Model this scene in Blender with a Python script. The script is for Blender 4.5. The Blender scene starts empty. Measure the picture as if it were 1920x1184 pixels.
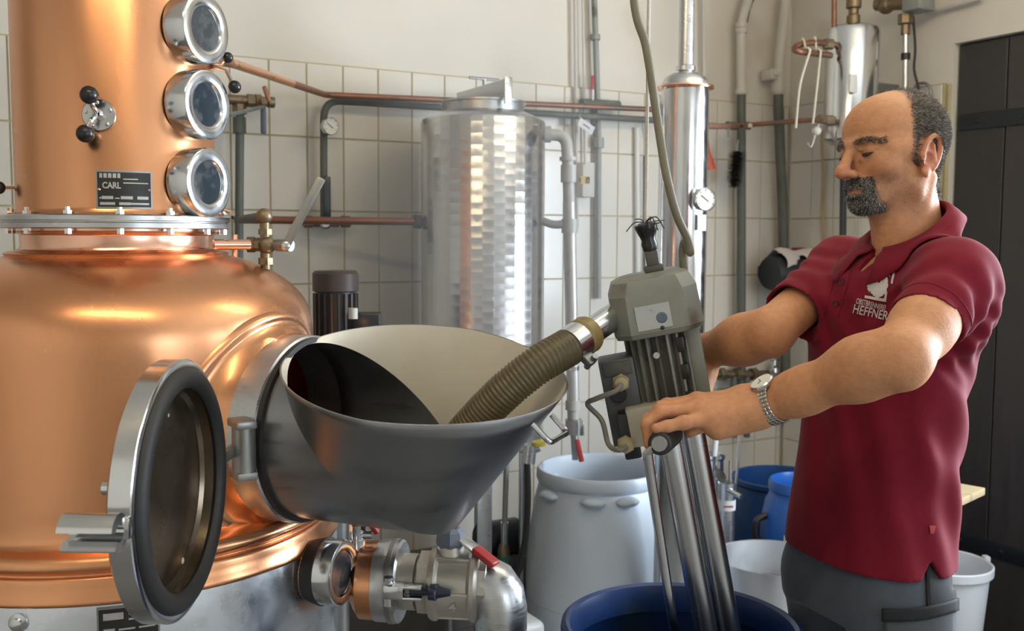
import bpy, bmesh, math, random
import numpy as np
from mathutils import Vector, Matrix
from mathutils.bvhtree import BVHTree
random.seed(7)
sc = bpy.context.scene
col = sc.collection
PI = math.pi

# ------------------------------------------------------------------ camera
F_PX, PITCH, ROLL, CAM_H = 1853.8, 0.0805, 0.0045, 1.5
cam_d = bpy.data.cameras.new('camera')
cam = bpy.data.objects.new('camera', cam_d)
col.objects.link(cam)
cam_d.sensor_width = 36.0
cam_d.lens = 36.0 * F_PX / 1920.0
cam_d.clip_start = 0.02
CAM_R = Matrix.Rotation(PI / 2 - PITCH, 3, 'X') @ Matrix.Rotation(ROLL, 3, 'Z')
cam.matrix_world = Matrix.Translation((0, 0, CAM_H)) @ CAM_R.to_4x4()
cam_d.dof.use_dof = True
cam_d.dof.focus_distance = 1.75
cam_d.dof.aperture_fstop = 6.3
sc.camera = cam
sc.view_settings.view_transform = 'Standard'
sc.view_settings.look = 'None'
sc.view_settings.gamma = 1.0
sc.view_settings.use_curve_mapping = False
sc.view_settings.exposure = -0.05
sc.cycles.max_bounces = 8
sc.cycles.use_denoising = True
sc.cycles.sample_clamp_indirect = 6.0
sc.cycles.caustics_reflective = False
sc.cycles.caustics_refractive = False

# room frame: u runs along the tiled wall, v towards it
YAW, WALL_D, WALL_R = 0.5132, 3.306, 3.2836
TILE_TOP, TILE_H, TILE_W, TILE_U0 = 2.0812, 0.2499, 0.12899, 0.9302
TILE_BOT = TILE_TOP - 7 * TILE_H
WALL_L, WALL_F, CEIL = -1.7, -1.9, 2.8
T = Vector((math.cos(YAW), math.sin(YAW), 0))
N = Vector((-math.sin(YAW), math.cos(YAW), 0))
def uv(u, v, z=0.0):
    return T * u + N * v + Vector((0, 0, z))
def ray(px, py):
    return CAM_R @ Vector(((px - 960) / F_PX, -(py - 592) / F_PX, -1.0))
def at(px, py, Y):
    d = ray(px, py)
    return Vector((0, 0, CAM_H)) + d * (Y / d.y)
def on_back(px, py, off=0.0):
    d = ray(px, py)
    return Vector((0, 0, CAM_H)) + d * ((WALL_D - off) / d.dot(N))
def on_right(px, py, off=0.0):
    d = ray(px, py)
    return Vector((0, 0, CAM_H)) + d * ((WALL_R - off) / d.dot(T))

# ------------------------------------------------------------------ light
w = bpy.data.worlds.new('world'); sc.world = w; w.use_nodes = True
wb = w.node_tree.nodes['Background']
wb.inputs[0].default_value = (0.62, 0.78, 1.0, 1); wb.inputs[1].default_value = 0.8
def area(name, loc, target, sx, sy, power, color):
    l = bpy.data.lights.new(name, 'AREA'); l.shape = 'RECTANGLE'
    l.size = sx; l.size_y = sy; l.energy = power; l.color = color
    o = bpy.data.objects.new(name, l); col.objects.link(o)
    o.location = loc
    o.rotation_euler = (Vector(target) - Vector(loc)).to_track_quat('-Z', 'Y').to_euler()
    return o
DAY = (0.80, 0.90, 1.0)
# windows: (wall, centre along the wall, centre height, width, height, power)
WINDOWS = [('right', 0.84, 1.60, 1.16, 1.20, 165), ('right', -0.90, 1.60, 1.00, 1.20, 32), ('front', 1.50, 1.60, 1.30, 1.20, 20)]
for wn, c, z, ww, hh, p in WINDOWS:
    if wn == 'right':
        area('daylight', uv(WALL_R + 0.02, c, z), uv(0, c, z), ww, hh, p, DAY)
    else:
        area('daylight', uv(c, WALL_F - 0.02, z), uv(c, 4, z), ww, hh, p, DAY)

# ------------------------------------------------------------------ materials
MATS = {}
def mat(name, color, rough=0.5, metal=0.0, var=0.08, scale=12.0, bump=0.0, bscale=60.0, rvar=0.0,
        coat=0.0, stretch=None, dirt=None, dscale=4.0, dthr=0.6, sss=0.0, trans=0.0, spec=0.5, objrand=0.0, sheen=0.0):
    if name in MATS: return MATS[name]
    m = bpy.data.materials.new(name); m.use_nodes = True
    nt = m.node_tree; b = nt.nodes['Principled BSDF']; L = nt.links
    c = (*color, 1)
    b.inputs['Base Color'].default_value = c
    b.inputs['Roughness'].default_value = rough
    b.inputs['Metallic'].default_value = metal
    b.inputs['Specular IOR Level'].default_value = spec
    b.inputs['Coat Weight'].default_value = coat
    b.inputs['Transmission Weight'].default_value = trans
    if sheen:
        b.inputs['Sheen Weight'].default_value = sheen; b.inputs['Sheen Roughness'].default_value = 0.4
    if sss:
        b.inputs['Subsurface Weight'].default_value = sss
        b.inputs['Subsurface Radius'].default_value = (0.012, 0.004, 0.002)
        b.inputs['Subsurface Scale'].default_value = 1.0
    tc = nt.nodes.new('ShaderNodeTexCoord'); src = tc.outputs['Object']
    if stretch:
        mp = nt.nodes.new('ShaderNodeMapping'); mp.inputs['Scale'].default_value = stretch
        L.new(src, mp.inputs['Vector']); src = mp.outputs['Vector']
    out = None
    if var > 0:
        n = nt.nodes.new('ShaderNodeTexNoise'); n.inputs['Scale'].default_value = scale; n.inputs['Detail'].default_value = 6
        L.new(src, n.inputs['Vector'])
        mx = nt.nodes.new('ShaderNodeMix'); mx.data_type = 'RGBA'
        mx.inputs[6].default_value = (*[max(0, x * (1 - var)) for x in color], 1)
        mx.inputs[7].default_value = (*[min(1, x * (1 + var)) for x in color], 1)
        L.new(n.outputs['Fac'], mx.inputs[0]); out = mx.outputs[2]
        if rvar > 0:
            mr = nt.nodes.new('ShaderNodeMapRange')
            mr.inputs['To Min'].default_value = max(0.02, rough - rvar); mr.inputs['To Max'].default_value = min(1, rough + rvar)
            mr.inputs['From Min'].default_value = 0.3; mr.inputs['From Max'].default_value = 0.7
            L.new(n.outputs['Fac'], mr.inputs['Value']); L.new(mr.outputs['Result'], b.inputs['Roughness'])
    if dirt:
        n2 = nt.nodes.new('ShaderNodeTexNoise'); n2.inputs['Scale'].default_value = dscale; n2.inputs['Detail'].default_value = 8
        L.new(src, n2.inputs['Vector'])
        r = nt.nodes.new('ShaderNodeMapRange'); r.inputs['From Min'].default_value = dthr; r.inputs['From Max'].default_value = dthr + 0.12
        L.new(n2.outputs['Fac'], r.inputs['Value'])
        mx2 = nt.nodes.new('ShaderNodeMix'); mx2.data_type = 'RGBA'
        if out: L.new(out, mx2.inputs[6])
        else: mx2.inputs[6].default_value = c
        mx2.inputs[7].default_value = (*dirt, 1)
        L.new(r.outputs['Result'], mx2.inputs[0]); out = mx2.outputs[2]
    if objrand > 0:
        oi = nt.nodes.new('ShaderNodeObjectInfo')
        hs = nt.nodes.new('ShaderNodeHueSaturation')
        mr = nt.nodes.new('ShaderNodeMapRange'); mr.inputs['To Min'].default_value = 1 - objrand; mr.inputs['To Max'].default_value = 1 + objrand
        L.new(oi.outputs['Random'], mr.inputs['Value']); L.new(mr.outputs['Result'], hs.inputs['Value'])
        if out: L.new(out, hs.inputs['Color'])
        else: hs.inputs['Color'].default_value = c
        out = hs.outputs['Color']
    if out: L.new(out, b.inputs['Base Color'])
    if bump > 0:
        n3 = nt.nodes.new('ShaderNodeTexNoise'); n3.inputs['Scale'].default_value = bscale; n3.inputs['Detail'].default_value = 4
        L.new(src, n3.inputs['Vector'])
        bp = nt.nodes.new('ShaderNodeBump'); bp.inputs['Strength'].default_value = bump; bp.inputs['Distance'].default_value = 0.01
        L.new(n3.outputs['Fac'], bp.inputs['Height']); L.new(bp.outputs['Normal'], b.inputs['Normal'])
    MATS[name] = m
    return m

COPPER = mat('copper', (0.77, 0.37, 0.19), 0.28, 1.0, var=0.15, scale=4, rvar=0.08, bump=0.03, bscale=9, stretch=(1, 1, 0.4))
COPPER_NECK = mat('copper_bright', (0.92, 0.53, 0.38), 0.20, 1.0, var=0.08, scale=8, rvar=0.05)
COPPER_OLD = mat('copper_tarnished', (0.27, 0.13, 0.085), 0.48, 0.75, var=0.35, scale=14, dirt=(0.13, 0.12, 0.10), dscale=9, dthr=0.55)
STEEL = mat('steel_polished', (0.66, 0.67, 0.68), 0.17, 1.0, var=0.06, scale=20, rvar=0.06)
STEEL_B = mat('steel_brushed', (0.56, 0.57, 0.58), 0.33, 1.0, var=0.10, scale=30, rvar=0.07, stretch=(1, 1, 6))
STEEL_D = mat('steel_dull', (0.36, 0.36, 0.35), 0.42, 1.0, var=0.15, scale=12, rvar=0.1)
STEEL_BASE = mat('steel_scuffed', (0.74, 0.78, 0.83), 0.30, 1.0, var=0.08, scale=16, rvar=0.08, bump=0.08, bscale=26)
GALV = mat('pipe_grey_galvanised', (0.30, 0.31, 0.29), 0.6, 0.3, var=0.2, scale=25, dirt=(0.16, 0.15, 0.13), dscale=14)
GREENPIPE = mat('pipe_grey_green', (0.115, 0.125, 0.105), 0.6, 0.1, var=0.3, scale=18, dirt=(0.20, 0.19, 0.15), dscale=11)
PVC = mat('pipe_plastic_grey', (0.42, 0.41, 0.38), 0.45, 0.0, var=0.12, scale=18)
WHITEPIPE = mat('pipe_white_paint', (0.60, 0.57, 0.52), 0.5, 0.0, var=0.08, scale=10, dirt=(0.42, 0.36, 0.28), dscale=12, dthr=0.65)
BRASS = mat('brass_old', (0.23, 0.175, 0.11), 0.45, 0.8, var=0.3, scale=30, dirt=(0.10, 0.08, 0.06), dscale=22)
BLACK = mat('black_plastic', (0.012, 0.012, 0.013), 0.28, 0.0, var=0.1)
RUBBER = mat('black_rubber', (0.022, 0.021, 0.021), 0.55, 0.0, var=0.25, scale=20)
GLASS_D = mat('sight_glass', (0.030, 0.042, 0.055), 0.06, 0.0, var=0.4, scale=18, coat=0.6, dirt=(0.08, 0.09, 0.10), dscale=30, dthr=0.5)
RED = mat('red_plastic', (0.42, 0.03, 0.03), 0.4, 0.0, var=0.15, scale=30)
DIAL = mat('dial_white', (0.78, 0.77, 0.70), 0.35, 0.0, var=0.03)
INK = mat('ink_dark', (0.03, 0.03, 0.03), 0.6, 0.0, var=0)
PAPER = mat('paper_white', (0.72, 0.72, 0.72), 0.7, 0.0, var=0.04)

# ------------------------------------------------------------------ mesh helpers (all coordinates are world metres)
ORG = {}
def empty(name, loc, label, cat, group=None):
    o = bpy.data.objects.new(name, None); col.objects.link(o)
    o.location = loc; o.empty_display_size = 0.05
    ORG[o.name] = Vector(loc)
    o['label'] = label; o['category'] = cat
    if group: o['group'] = group
    return o
def tag(o, label, cat, group=None):
    o['label'] = label; o['category'] = cat
    if group: o['group'] = group
    return o
def finish(name, bm, m, parent=None, smooth=True, angle=35, origin=None, recalc=True):
    if recalc: bmesh.ops.recalc_face_normals(bm, faces=bm.faces[:])
    o0 = ORG[parent.name] if parent is not None else None
    if o0 is None:
        if origin is None:
            vs = np.array([v.co[:] for v in bm.verts])
            lo, hi = vs.min(0), vs.max(0)
            o0 = Vector(((lo[0] + hi[0]) / 2, (lo[1] + hi[1]) / 2, lo[2]))
        else: o0 = Vector(origin)
    bmesh.ops.translate(bm, verts=bm.verts[:], vec=-o0)
    me = bpy.data.meshes.new(name); bm.to_mesh(me); bm.free()
    if smooth:
        me.shade_smooth(); me.set_sharp_from_angle(angle=math.radians(angle))
    for mm in (m if isinstance(m, (list, tuple)) else [m]): me.materials.append(mm)
    o = bpy.data.objects.new(name, me); col.objects.link(o)
    if parent is not None: o.parent = parent
    else: o.location = o0
    ORG[o.name] = o0
    return o
def frame(axis, ref=None):
    a = Vector(axis).normalized()
    r = Vector(ref) if ref is not None else (Vector((0, 0, 1)) if abs(a.z) < 0.9 else Vector((1, 0, 0)))
    x = (r - a * r.dot(a)).normalized(); y = a.cross(x)
    return x, y, a
def lathe(bm, prof, org, axis=(0, 0, 1), seg=48, ref=None, closed=False):
    """prof = [(radius, height)] along axis"""
    x, y, a = frame(axis, ref); org = Vector(org)
    rings = []
    for r, h in prof:
        if r < 1e-6: rings.append([bm.verts.new(org + a * h)])
        else: rings.append([bm.verts.new(org + a * h + (x * math.cos(2 * PI * i / seg) + y * math.sin(2 * PI * i / seg)) * r) for i in range(seg)])
    pairs = list(zip(rings, rings[1:]))
    if closed: pairs.append((rings[-1], rings[0]))
    for A, B in pairs:
        for i in range(seg):
            j = (i + 1) % seg
            if len(A) == 1 and len(B) == 1: continue
            if len(A) == 1: bm.faces.new((A[0], B[i], B[j]))
            elif len(B) == 1: bm.faces.new((A[i], B[0], A[j]))
            else: bm.faces.new((A[i], B[i], B[j], A[j]))
    return bm
def cyl(bm, p0, p1, r, r1=None, seg=20, bev=0.0):
    p0, p1 = Vector(p0), Vector(p1); h = (p1 - p0).length; r1 = r if r1 is None else r1
    if bev: pr = [(0, 0), (r - bev, 0), (r, bev), (r1, h - bev), (r1 - bev, h), (0, h)]
    else: pr = [(0, 0), (r, 0), (r1, h), (0, h)]
    return lathe(bm, pr, p0, p1 - p0, seg)
def ball(bm, c, r, seg=16, axis=(0, 0, 1), sq=1.0):
    n = max(6, seg // 2)
    return lathe(bm, [(r * math.sin(PI * i / n) if 0 < i < n else 0, -r * sq * math.cos(PI * i / n)) for i in range(n + 1)], c, axis, seg)
def smooth_path(pts, n=8):
    P = [Vector(p) for p in pts]
    if len(P) < 3: return P
    out = []
    for i in range(len(P) - 1):
        p0 = P[i - 1] if i > 0 else P[i] * 2 - P[i + 1]
        p1, p2 = P[i], P[i + 1]
        p3 = P[i + 2] if i + 2 < len(P) else P[i + 1] * 2 - P[i]
        for k in range(n):
            t = k / n
            out.append(0.5 * ((2 * p1) + (p2 - p0) * t + (2 * p0 - 5 * p1 + 4 * p2 - p3) * t * t + (3 * p1 - p0 - 3 * p2 + p3) * t ** 3))
    out.append(P[-1])
    return out
def fillet(pts, r, n=6):
    """polyline with rounded corners"""
    P = [Vector(p) for p in pts]; out = [P[0]]
    for i in range(1, len(P) - 1):
        a, b = (P[i - 1] - P[i]), (P[i + 1] - P[i])
        rr = min(r, a.length * 0.45, b.length * 0.45)
        s, e = P[i] + a.normalized() * rr, P[i] + b.normalized() * rr
        for k in range(n + 1):
            t = k / n
            out.append(s * (1 - t) ** 2 + P[i] * 2 * t * (1 - t) + e * t * t)
    out.append(P[-1]); return out
def tube(bm, pts, r, seg=12, cap=True, prof=None):
    P = [Vector(p) for p in pts]; n = len(P)
    R = r if isinstance(r, (list, tuple)) else [r] * n
    tg = [(P[min(i + 1, n - 1)] - P[max(i - 1, 0)]).normalized() for i in range(n)]
    x, y, _ = frame(tg[0]); rings = []
    for i in range(n):
        x = (x - tg[i] * x.dot(tg[i])).normalized(); y = tg[i].cross(x)
        rings.append([bm.verts.new(P[i] + (x * math.cos(2 * PI * k / seg) + y * math.sin(2 * PI * k / seg)) * R[i]) for k in range(seg)])
    for A, B in zip(rings, rings[1:]):
        for k in range(seg):
            j = (k + 1) % seg; bm.faces.new((A[k], A[j], B[j], B[k]))
    if cap:
        bm.faces.new(rings[0][::-1]); bm.faces.new(rings[-1])
    return bm
def box(bm, c, size, ax=None, bev=0.0, seg=2):
    """box centred at c; ax = (x, y, z) unit vectors"""
    X, Y, Z = ax if ax else (Vector((1, 0, 0)), Vector((0, 1, 0)), Vector((0, 0, 1)))
    c = Vector(c); vs = []
    for sx in (-.5, .5):
        for sy in (-.5, .5):
            for sz in (-.5, .5):
                vs.append(bm.verts.new(c + X * size[0] * sx + Y * size[1] * sy + Z * size[2] * sz))
    fs = [(0, 1, 3, 2), (4, 6, 7, 5), (0, 4, 5, 1), (2, 3, 7, 6), (0, 2, 6, 4), (1, 5, 7, 3)]
    faces = [bm.faces.new([vs[i] for i in f]) for f in fs]
    if bev > 0:
        es = list({e for f in faces for e in f.edges})
        bmesh.ops.bevel(bm, geom=es, offset=bev, segments=seg, affect='EDGES', profile=0.5)
    return bm
def prism(bm, poly, org, X, Y, Z, h, bev=0.0):
    """poly in (X, Y) extruded by h along Z"""
    org = Vector(org)
    a = [bm.verts.new(org + X * p[0] + Y * p[1]) for p in poly]
    b = [bm.verts.new(org + X * p[0] + Y * p[1] + Z * h) for p in poly]
    fs = [bm.faces.new(a[::-1]), bm.faces.new(b)]
    n = len(poly)
    for i in range(n): fs.append(bm.faces.new((a[i], a[(i + 1) % n], b[(i + 1) % n], b[i])))
    if bev > 0:
        es = list({e for f in fs for e in f.edges})
        bmesh.ops.bevel(bm, geom=es, offset=bev, segments=2, affect='EDGES', profile=0.5)
    return bm
def loft(bm, loops, close=True):
    R = [[bm.verts.new(Vector(p)) for p in lp] for lp in loops]; n = len(R[0])
    for A, B in zip(R, R[1:]):
        for i in range(n if close else n - 1):
            j = (i + 1) % n; bm.faces.new((A[i], A[j], B[j], B[i]))
    return R
def B(): return bmesh.new()
def part(name, m, parent, fn, *a, **k):
    sm = {q: k.pop(q) for q in ('smooth', 'angle') if q in k}
    bm = B(); fn(bm, *a, **k); return finish(name, bm, m, parent, **sm)
def struct(o, label=None, cat=None):
    o['kind'] = 'structure'
    if label: o['label'] = label
    if cat: o['category'] = cat
    return o
def hexnut(bm, c, axis, r, h):
    return lathe(bm, [(0, 0), (r, 0), (r, h), (0, h)], c, axis, seg=6)
def text_mesh(body, size, bold=0.0):
    cu = bpy.data.curves.new('lettering', 'FONT'); cu.body = body; cu.size = size
    cu.align_x = 'CENTER'; cu.align_y = 'CENTER'; cu.offset = bold
    o = bpy.data.objects.new('lettering', cu); col.objects.link(o)
    dg = bpy.context.evaluated_depsgraph_get()
    me = bpy.data.meshes.new_from_object(o.evaluated_get(dg))
    bpy.data.objects.remove(o); bpy.data.curves.remove(cu)
    return me
Zv = Vector((0, 0, 1))
# ------------------------------------------------------------------ room shell
PLASTER = mat('plaster_warm_white', (0.72, 0.68, 0.61), 0.85, var=0.05, scale=3, bump=0.15, bscale=8, dirt=(0.60, 0.55, 0.46), dscale=2.2, dthr=0.62)
GROUT = mat('grout_ochre', (0.50, 0.43, 0.26), 0.9, var=0.2, scale=20)
TILE = mat('tile_off_white', (0.74, 0.70, 0.63), 0.22, var=0.03, scale=8, objrand=0.03, bump=0.02, bscale=10, dirt=(0.60, 0.53, 0.42), dscale=9, dthr=0.72)
CONC = mat('concrete_floor', (0.20, 0.19, 0.18), 0.55, var=0.25, scale=6, rvar=0.15)
TH = 0.10
def slab(name, u0, u1, v0, v1, z0, z1, m, label, cat):
    bm = B(); box(bm, uv((u0 + u1) / 2, (v0 + v1) / 2, (z0 + z1) / 2), (u1 - u0, v1 - v0, z1 - z0), (T, N, Zv))
    return struct(finish(name, bm, m, smooth=False), label, cat)
slab('floor', WALL_L - .1, WALL_R + .25, WALL_F - .1, WALL_D + .1, -0.1, 0.0, CONC, 'grey concrete floor under the drums and still', 'floor')
slab('ceiling', WALL_L - .1, WALL_R + .25, WALL_F - .1, WALL_D + .1, CEIL, CEIL + .1, PLASTER, 'warm white plaster ceiling over the distillery', 'ceiling')
GJ = 0.006  # tiles stand proud of the grout
wall_back = slab('wall_back', WALL_L, WALL_R + .1, WALL_D + GJ, WALL_D + .1, 0, CEIL, PLASTER, 'plastered wall with tall off-white tiles behind the steel tank', 'wall')
slab('wall_left', WALL_L - .1, WALL_L, WALL_F, WALL_D + .1, 0, CEIL, PLASTER, 'plain plastered side wall beyond the copper still', 'wall')
def wall_with_holes(name, fn, a0, a1, holes, label):
    """wall built of blocks round rectangular openings; fn(a, depth, z) -> world"""
    bm = B(); X = (fn(1, 0, 0) - fn(0, 0, 0)); D = (fn(0, 1, 0) - fn(0, 0, 0))
    def blk(x0, x1, z0, z1):
        if x1 - x0 > 1e-4 and z1 - z0 > 1e-4: box(bm, fn((x0 + x1) / 2, TH / 2, (z0 + z1) / 2), (x1 - x0, TH, z1 - z0), (X, D, Zv))
    cur = a0
    for (h0, h1, z0, z1) in sorted(holes):
        blk(cur, h0, 0, CEIL); blk(h0, h1, 0, z0); blk(h0, h1, z1, CEIL); cur = h1
    blk(cur, a1, 0, CEIL)
    return struct(finish(name, bm, PLASTER, smooth=False), label, 'wall')
holes_r = [(c - ww / 2, c + ww / 2, z - hh / 2, z + hh / 2) for wn, c, z, ww, hh, p in WINDOWS if wn == 'right']
DOOR_V0, DOOR_V1, DOOR_Z = 1.46, 2.475, 2.225
holes_r.append((DOOR_V0, DOOR_V1, 0.0, DOOR_Z))
wall_right = wall_with_holes('wall_right', lambda a, d, z: uv(WALL_R + GJ + d, a, z), WALL_F, WALL_D + .1, holes_r, 'plastered right wall holding the dark plank door')
wall_with_holes('wall_front', lambda a, d, z: uv(a, WALL_F - d, z), WALL_L, WALL_R, [(c - ww / 2, c + ww / 2, z - hh / 2, z + hh / 2) for wn, c, z, ww, hh, p in WINDOWS if wn == 'front'], 'plastered wall with a window facing the still')
# grout bed + tiles
def grout(parent, p0, X, Nn, length, name='grout_bed'):
    bm = B(); c = p0 + X * length / 2 + Zv * (TILE_TOP + TILE_BOT) / 2
    box(bm, c + Nn * 0.003, (length, 0.006, TILE_TOP - TILE_BOT + 0.004), (X, Nn, Zv)); return finish(name, bm, GROUT, parent, smooth=False)
grout(wall_back, uv(-0.30, WALL_D), T, N, WALL_R + 0.30)
grout(wall_right, uv(WALL_R, DOOR_V1 + 0.024), N, T, WALL_D - DOOR_V1 - 0.06)
def tile_mesh(wd, ht):
    bm = B(); d = 0.004; g = 0.0022; b = 0.0012
    w2, h2 = wd / 2 - g, ht / 2 - g
    lo = [(-w2, 0, -h2), (w2, 0, -h2), (w2, 0, h2), (-w2, 0, h2)]
    hi = [(-w2 + b, -d, -h2 + b), (w2 - b, -d, -h2 + b), (w2 - b, -d, h2 - b), (-w2 + b, -d, h2 - b)]
    R = loft(bm, [lo, hi]); bm.faces.new(R[1])
    bmesh.ops.recalc_face_normals(bm, faces=bm.faces[:])
    me = bpy.data.meshes.new('tile'); bm.to_mesh(me); bm.free(); me.materials.append(TILE); return me
TM = {}
def tiles(parent, fn, a0, a1, first, Xv, along):
    """fn(a) -> world point at the foot of the tile face plane"""
    k = math.floor((a0 - first) / TILE_W)
    while first + k * TILE_W < a1 - 1e-6:
        s, e = max(a0, first + k * TILE_W), min(a1, first + (k + 1) * TILE_W)
        k += 1
        if e - s < 0.02: continue
        for r in range(7):
            z1 = TILE_TOP - r * TILE_H; z0 = z1 - TILE_H
            key = (round(e - s, 4), round(z1 - z0, 4))
            if key not in TM: TM[key] = tile_mesh(e - s, z1 - z0)
            o = bpy.data.objects.new('tile', TM[key]); col.objects.link(o); o.parent = parent
            p = fn((s + e) / 2) + Zv * ((z0 + z1) / 2) - ORG[parent.name]
            jig = random.uniform(-.002, .002)
            o.location = p; o.rotation_euler = (random.uniform(-.0025, .0025), 0, along + jig)
tiles(wall_back, lambda a: uv(a, WALL_D), -0.15, WALL_R - 0.004, TILE_U0, T, YAW)
tiles(wall_right, lambda a: uv(WALL_R, a), DOOR_V1 + 0.026, WALL_D - 0.004, WALL_D - 0.02, -N, YAW - PI / 2)
# windows out of view
FRAME_W = mat('window_paint', (0.70, 0.69, 0.66), 0.5, var=0.04)
for i, (wn, c, z, ww, hh, p) in enumerate(WINDOWS):
    X, D = (N, T) if wn == 'right' else (T, -N)
    ctr = uv(WALL_R + .045, c, z) if wn == 'right' else uv(c, WALL_F - .045, z)
    if wn == 'right': ctr = uv(WALL_R - .0, c, z)
    else: ctr = uv(c, WALL_F + .0, z)
    bm = B()
    for s in (-1, 1):
        box(bm, ctr + X * s * (ww / 2 - .03), (.06, .04, hh), (X, D, Zv)); box(bm, ctr + Zv * s * (hh / 2 - .03), (ww - .12, .04, .06), (X, D, Zv))
    wo = struct(finish('window_%d' % (i + 1), bm, FRAME_W, smooth=False), 'white casement window letting daylight into the distillery', 'window')
    bm = B(); box(bm, ctr, (.05, .04, hh - .12), (X, D, Zv)); finish('mullion', bm, FRAME_W, wo, smooth=False)
# ceiling tube lamps
LAMP = bpy.data.materials.new('lamp_tube'); LAMP.use_nodes = True
_b = LAMP.node_tree.nodes['Principled BSDF']; _b.inputs['Base Color'].default_value = (1, .9, .7, 1)
_b.inputs['Emission Color'].default_value = (1, .80, .50, 1); _b.inputs['Emission Strength'].default_value = 42
for q, (p, ax) in enumerate([(Vector((-0.35, 0.75, CEIL)), Vector((1, 0.05, 0)).normalized()), (Vector((1.1, 2.3, CEIL)), T)]):
    e = empty('tube_lamp', p, ['warm tube lamp on the ceiling above the copper still', 'warm tube lamp on the ceiling above the drums'][q], 'lamp')
    y = Zv.cross(ax)
    part('housing', FRAME_W, e, box, p - Zv * .03, (1.3, .10, .06), (ax, y, Zv), bev=.008)
    part('tube', LAMP, e, cyl, p - ax * .6 - Zv * .085, p + ax * .6 - Zv * .085, .02)
    for s in (-1, 1): part('socket', FRAME_W, e, box, p + ax * s * .61 - Zv * .075, (.03, .05, .06), (ax, y, Zv), bev=.004)

# plank door on the right wall
WOOD_D = mat('door_black_brown', (0.036, 0.031, 0.029), 0.5, var=0.35, scale=6, stretch=(6, 6, .6), rvar=.1, objrand=.2, bump=.1, bscale=20)
IRON = mat('iron_black_blue', (0.016, 0.020, 0.024), 0.45, .3, var=.2)
bm = B(); box(bm, uv(WALL_R + .075, (DOOR_V0 + DOOR_V1) / 2, DOOR_Z / 2), (.02, DOOR_V1 - DOOR_V0, DOOR_Z), (T, N, Zv))
door = struct(finish('door_1', bm, WOOD_D, smooth=False), 'tall dark wooden plank door with iron strap hinges', 'door')
n_pl = 5; pw = (DOOR_V1 - DOOR_V0 - .01) / n_pl
for k in range(n_pl):
    bm = B(); box(bm, uv(WALL_R + .045 + random.uniform(-.002, .002), DOOR_V0 + .005 + (k + .5) * pw, DOOR_Z / 2), (.035, pw - .005, DOOR_Z - .012), (T, N, Zv), bev=.003, seg=1)
    finish('plank', bm, WOOD_D, door, smooth=False)
for zc in (1.93, .352):
    L0 = DOOR_V1 - .02
    part('strap_hinge', IRON, door, box, uv(WALL_R + .024, L0 - .34, zc), (.008, .68, .06), (T, N, Zv), bev=.004)
    for a in (.08, .25, .42, .6):
        part('rivet', IRON, door, ball, uv(WALL_R + .02, L0 - a, zc), .009, 10, tuple(T), .5)
part('latch', STEEL_D, door, box, uv(WALL_R + .02, DOOR_V0 + .14, 1.05), (.02, .12, .04), (T, N, Zv), bev=.006)
bm = B()
for z0, z1 in ((0, DOOR_Z),):
    box(bm, uv(WALL_R + .03, DOOR_V1 + .012, TILE_TOP / 2), (.062, .022, TILE_TOP), (T, N, Zv), bev=.008)
struct(finish('trim_1', bm, GROUT, smooth=False), 'worn plaster edge between tiles and plank door', 'trim')

# dark plinth under the tiles
PLINTH = mat('plinth_grey', (0.16, 0.155, 0.145), 0.7, var=0.25, scale=8, dirt=(0.28, 0.25, 0.18), dscale=6)
for nm, c, sz in (('baseboard_back', uv((WALL_L + WALL_R) / 2, WALL_D - .008, TILE_BOT / 2), (WALL_R - WALL_L, .022, TILE_BOT - .004)),
                  ('baseboard_right', uv(WALL_R - .008, (DOOR_V1 + .06 + WALL_D - .02) / 2, TILE_BOT / 2), (.022, WALL_D - DOOR_V1 - .09, TILE_BOT - .004))):
    bm = B(); box(bm, c, sz, (T, N, Zv)); struct(finish(nm, bm, PLINTH, smooth=False), 'dark grey concrete plinth under the ' + ('long' if 'back' in nm else 'short') + ' tiled wall', 'baseboard')
# ------------------------------------------------------------------ copper pot still
AX = Vector((-0.800, 2.020, 0))
DV = Vector((0.926, -0.378, 0)).normalized()      # the side the manhole and sight glasses face
QV = Vector((-DV.y, DV.x, 0)) * -1                # horizontal, across DV, towards the camera
QV = Vector((-0.378, -0.926, 0)).normalized()
still = empty('copper_still', AX, 'large polished copper pot still with column, sight glasses and open manhole lid', 'still')
def dirv(deg):   # horizontal direction, measured from DV towards the camera
    a = math.radians(deg); return DV * math.cos(a) + QV * math.sin(a)
part('steel_base', STEEL_BASE, still, lathe, [(0, 0.02), (.425, .02), (.43, .03), (.43, .86), (.425, .895), (.40, .897), (0, .897)], AX, seg=96)
pot_prof = [(.40, .880), (.432, .882), (.434, .888), (.428, .905), (.424, .925), (.417, .928), (.417, .934), (.423, .938), (.424, .948), (.418, .958), (.406, .963), (.394, .968), (.386, .978), (.3835, 1.0), *[(.3835, 1.0 + .29 * k / 12) for k in range(1, 12)], (.3835, 1.29), (.382, 1.318), (.376, 1.345), (.364, 1.370), (.345, 1.393), (.318, 1.414), (.290, 1.430), (.262, 1.443), (.240, 1.450), (.222, 1.4535), (.212, 1.457), (.214, 1.4615), (.206, 1.4655), (.194, 1.467), (.188, 1.470)]
def nprof(P, k=4):
    q = smooth_path([Vector((r, h, 0)) for r, h in P], k); return [(p.x, p.y) for p in q]
bm = B(); lathe(bm, [(.40, .881)] + nprof(pot_prof[1:], 3), AX, seg=160)
def in_mouth(c):
    d = c - AX - Zv * 1.134; return d.dot(DV) > 0 and math.hypot(d.dot(QV), d.z) < .172
bmesh.ops.delete(bm, geom=[f for f in bm.faces if in_mouth(f.calc_center_median())], context='FACES')
finish('pot', bm, COPPER, still, angle=60)
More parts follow.
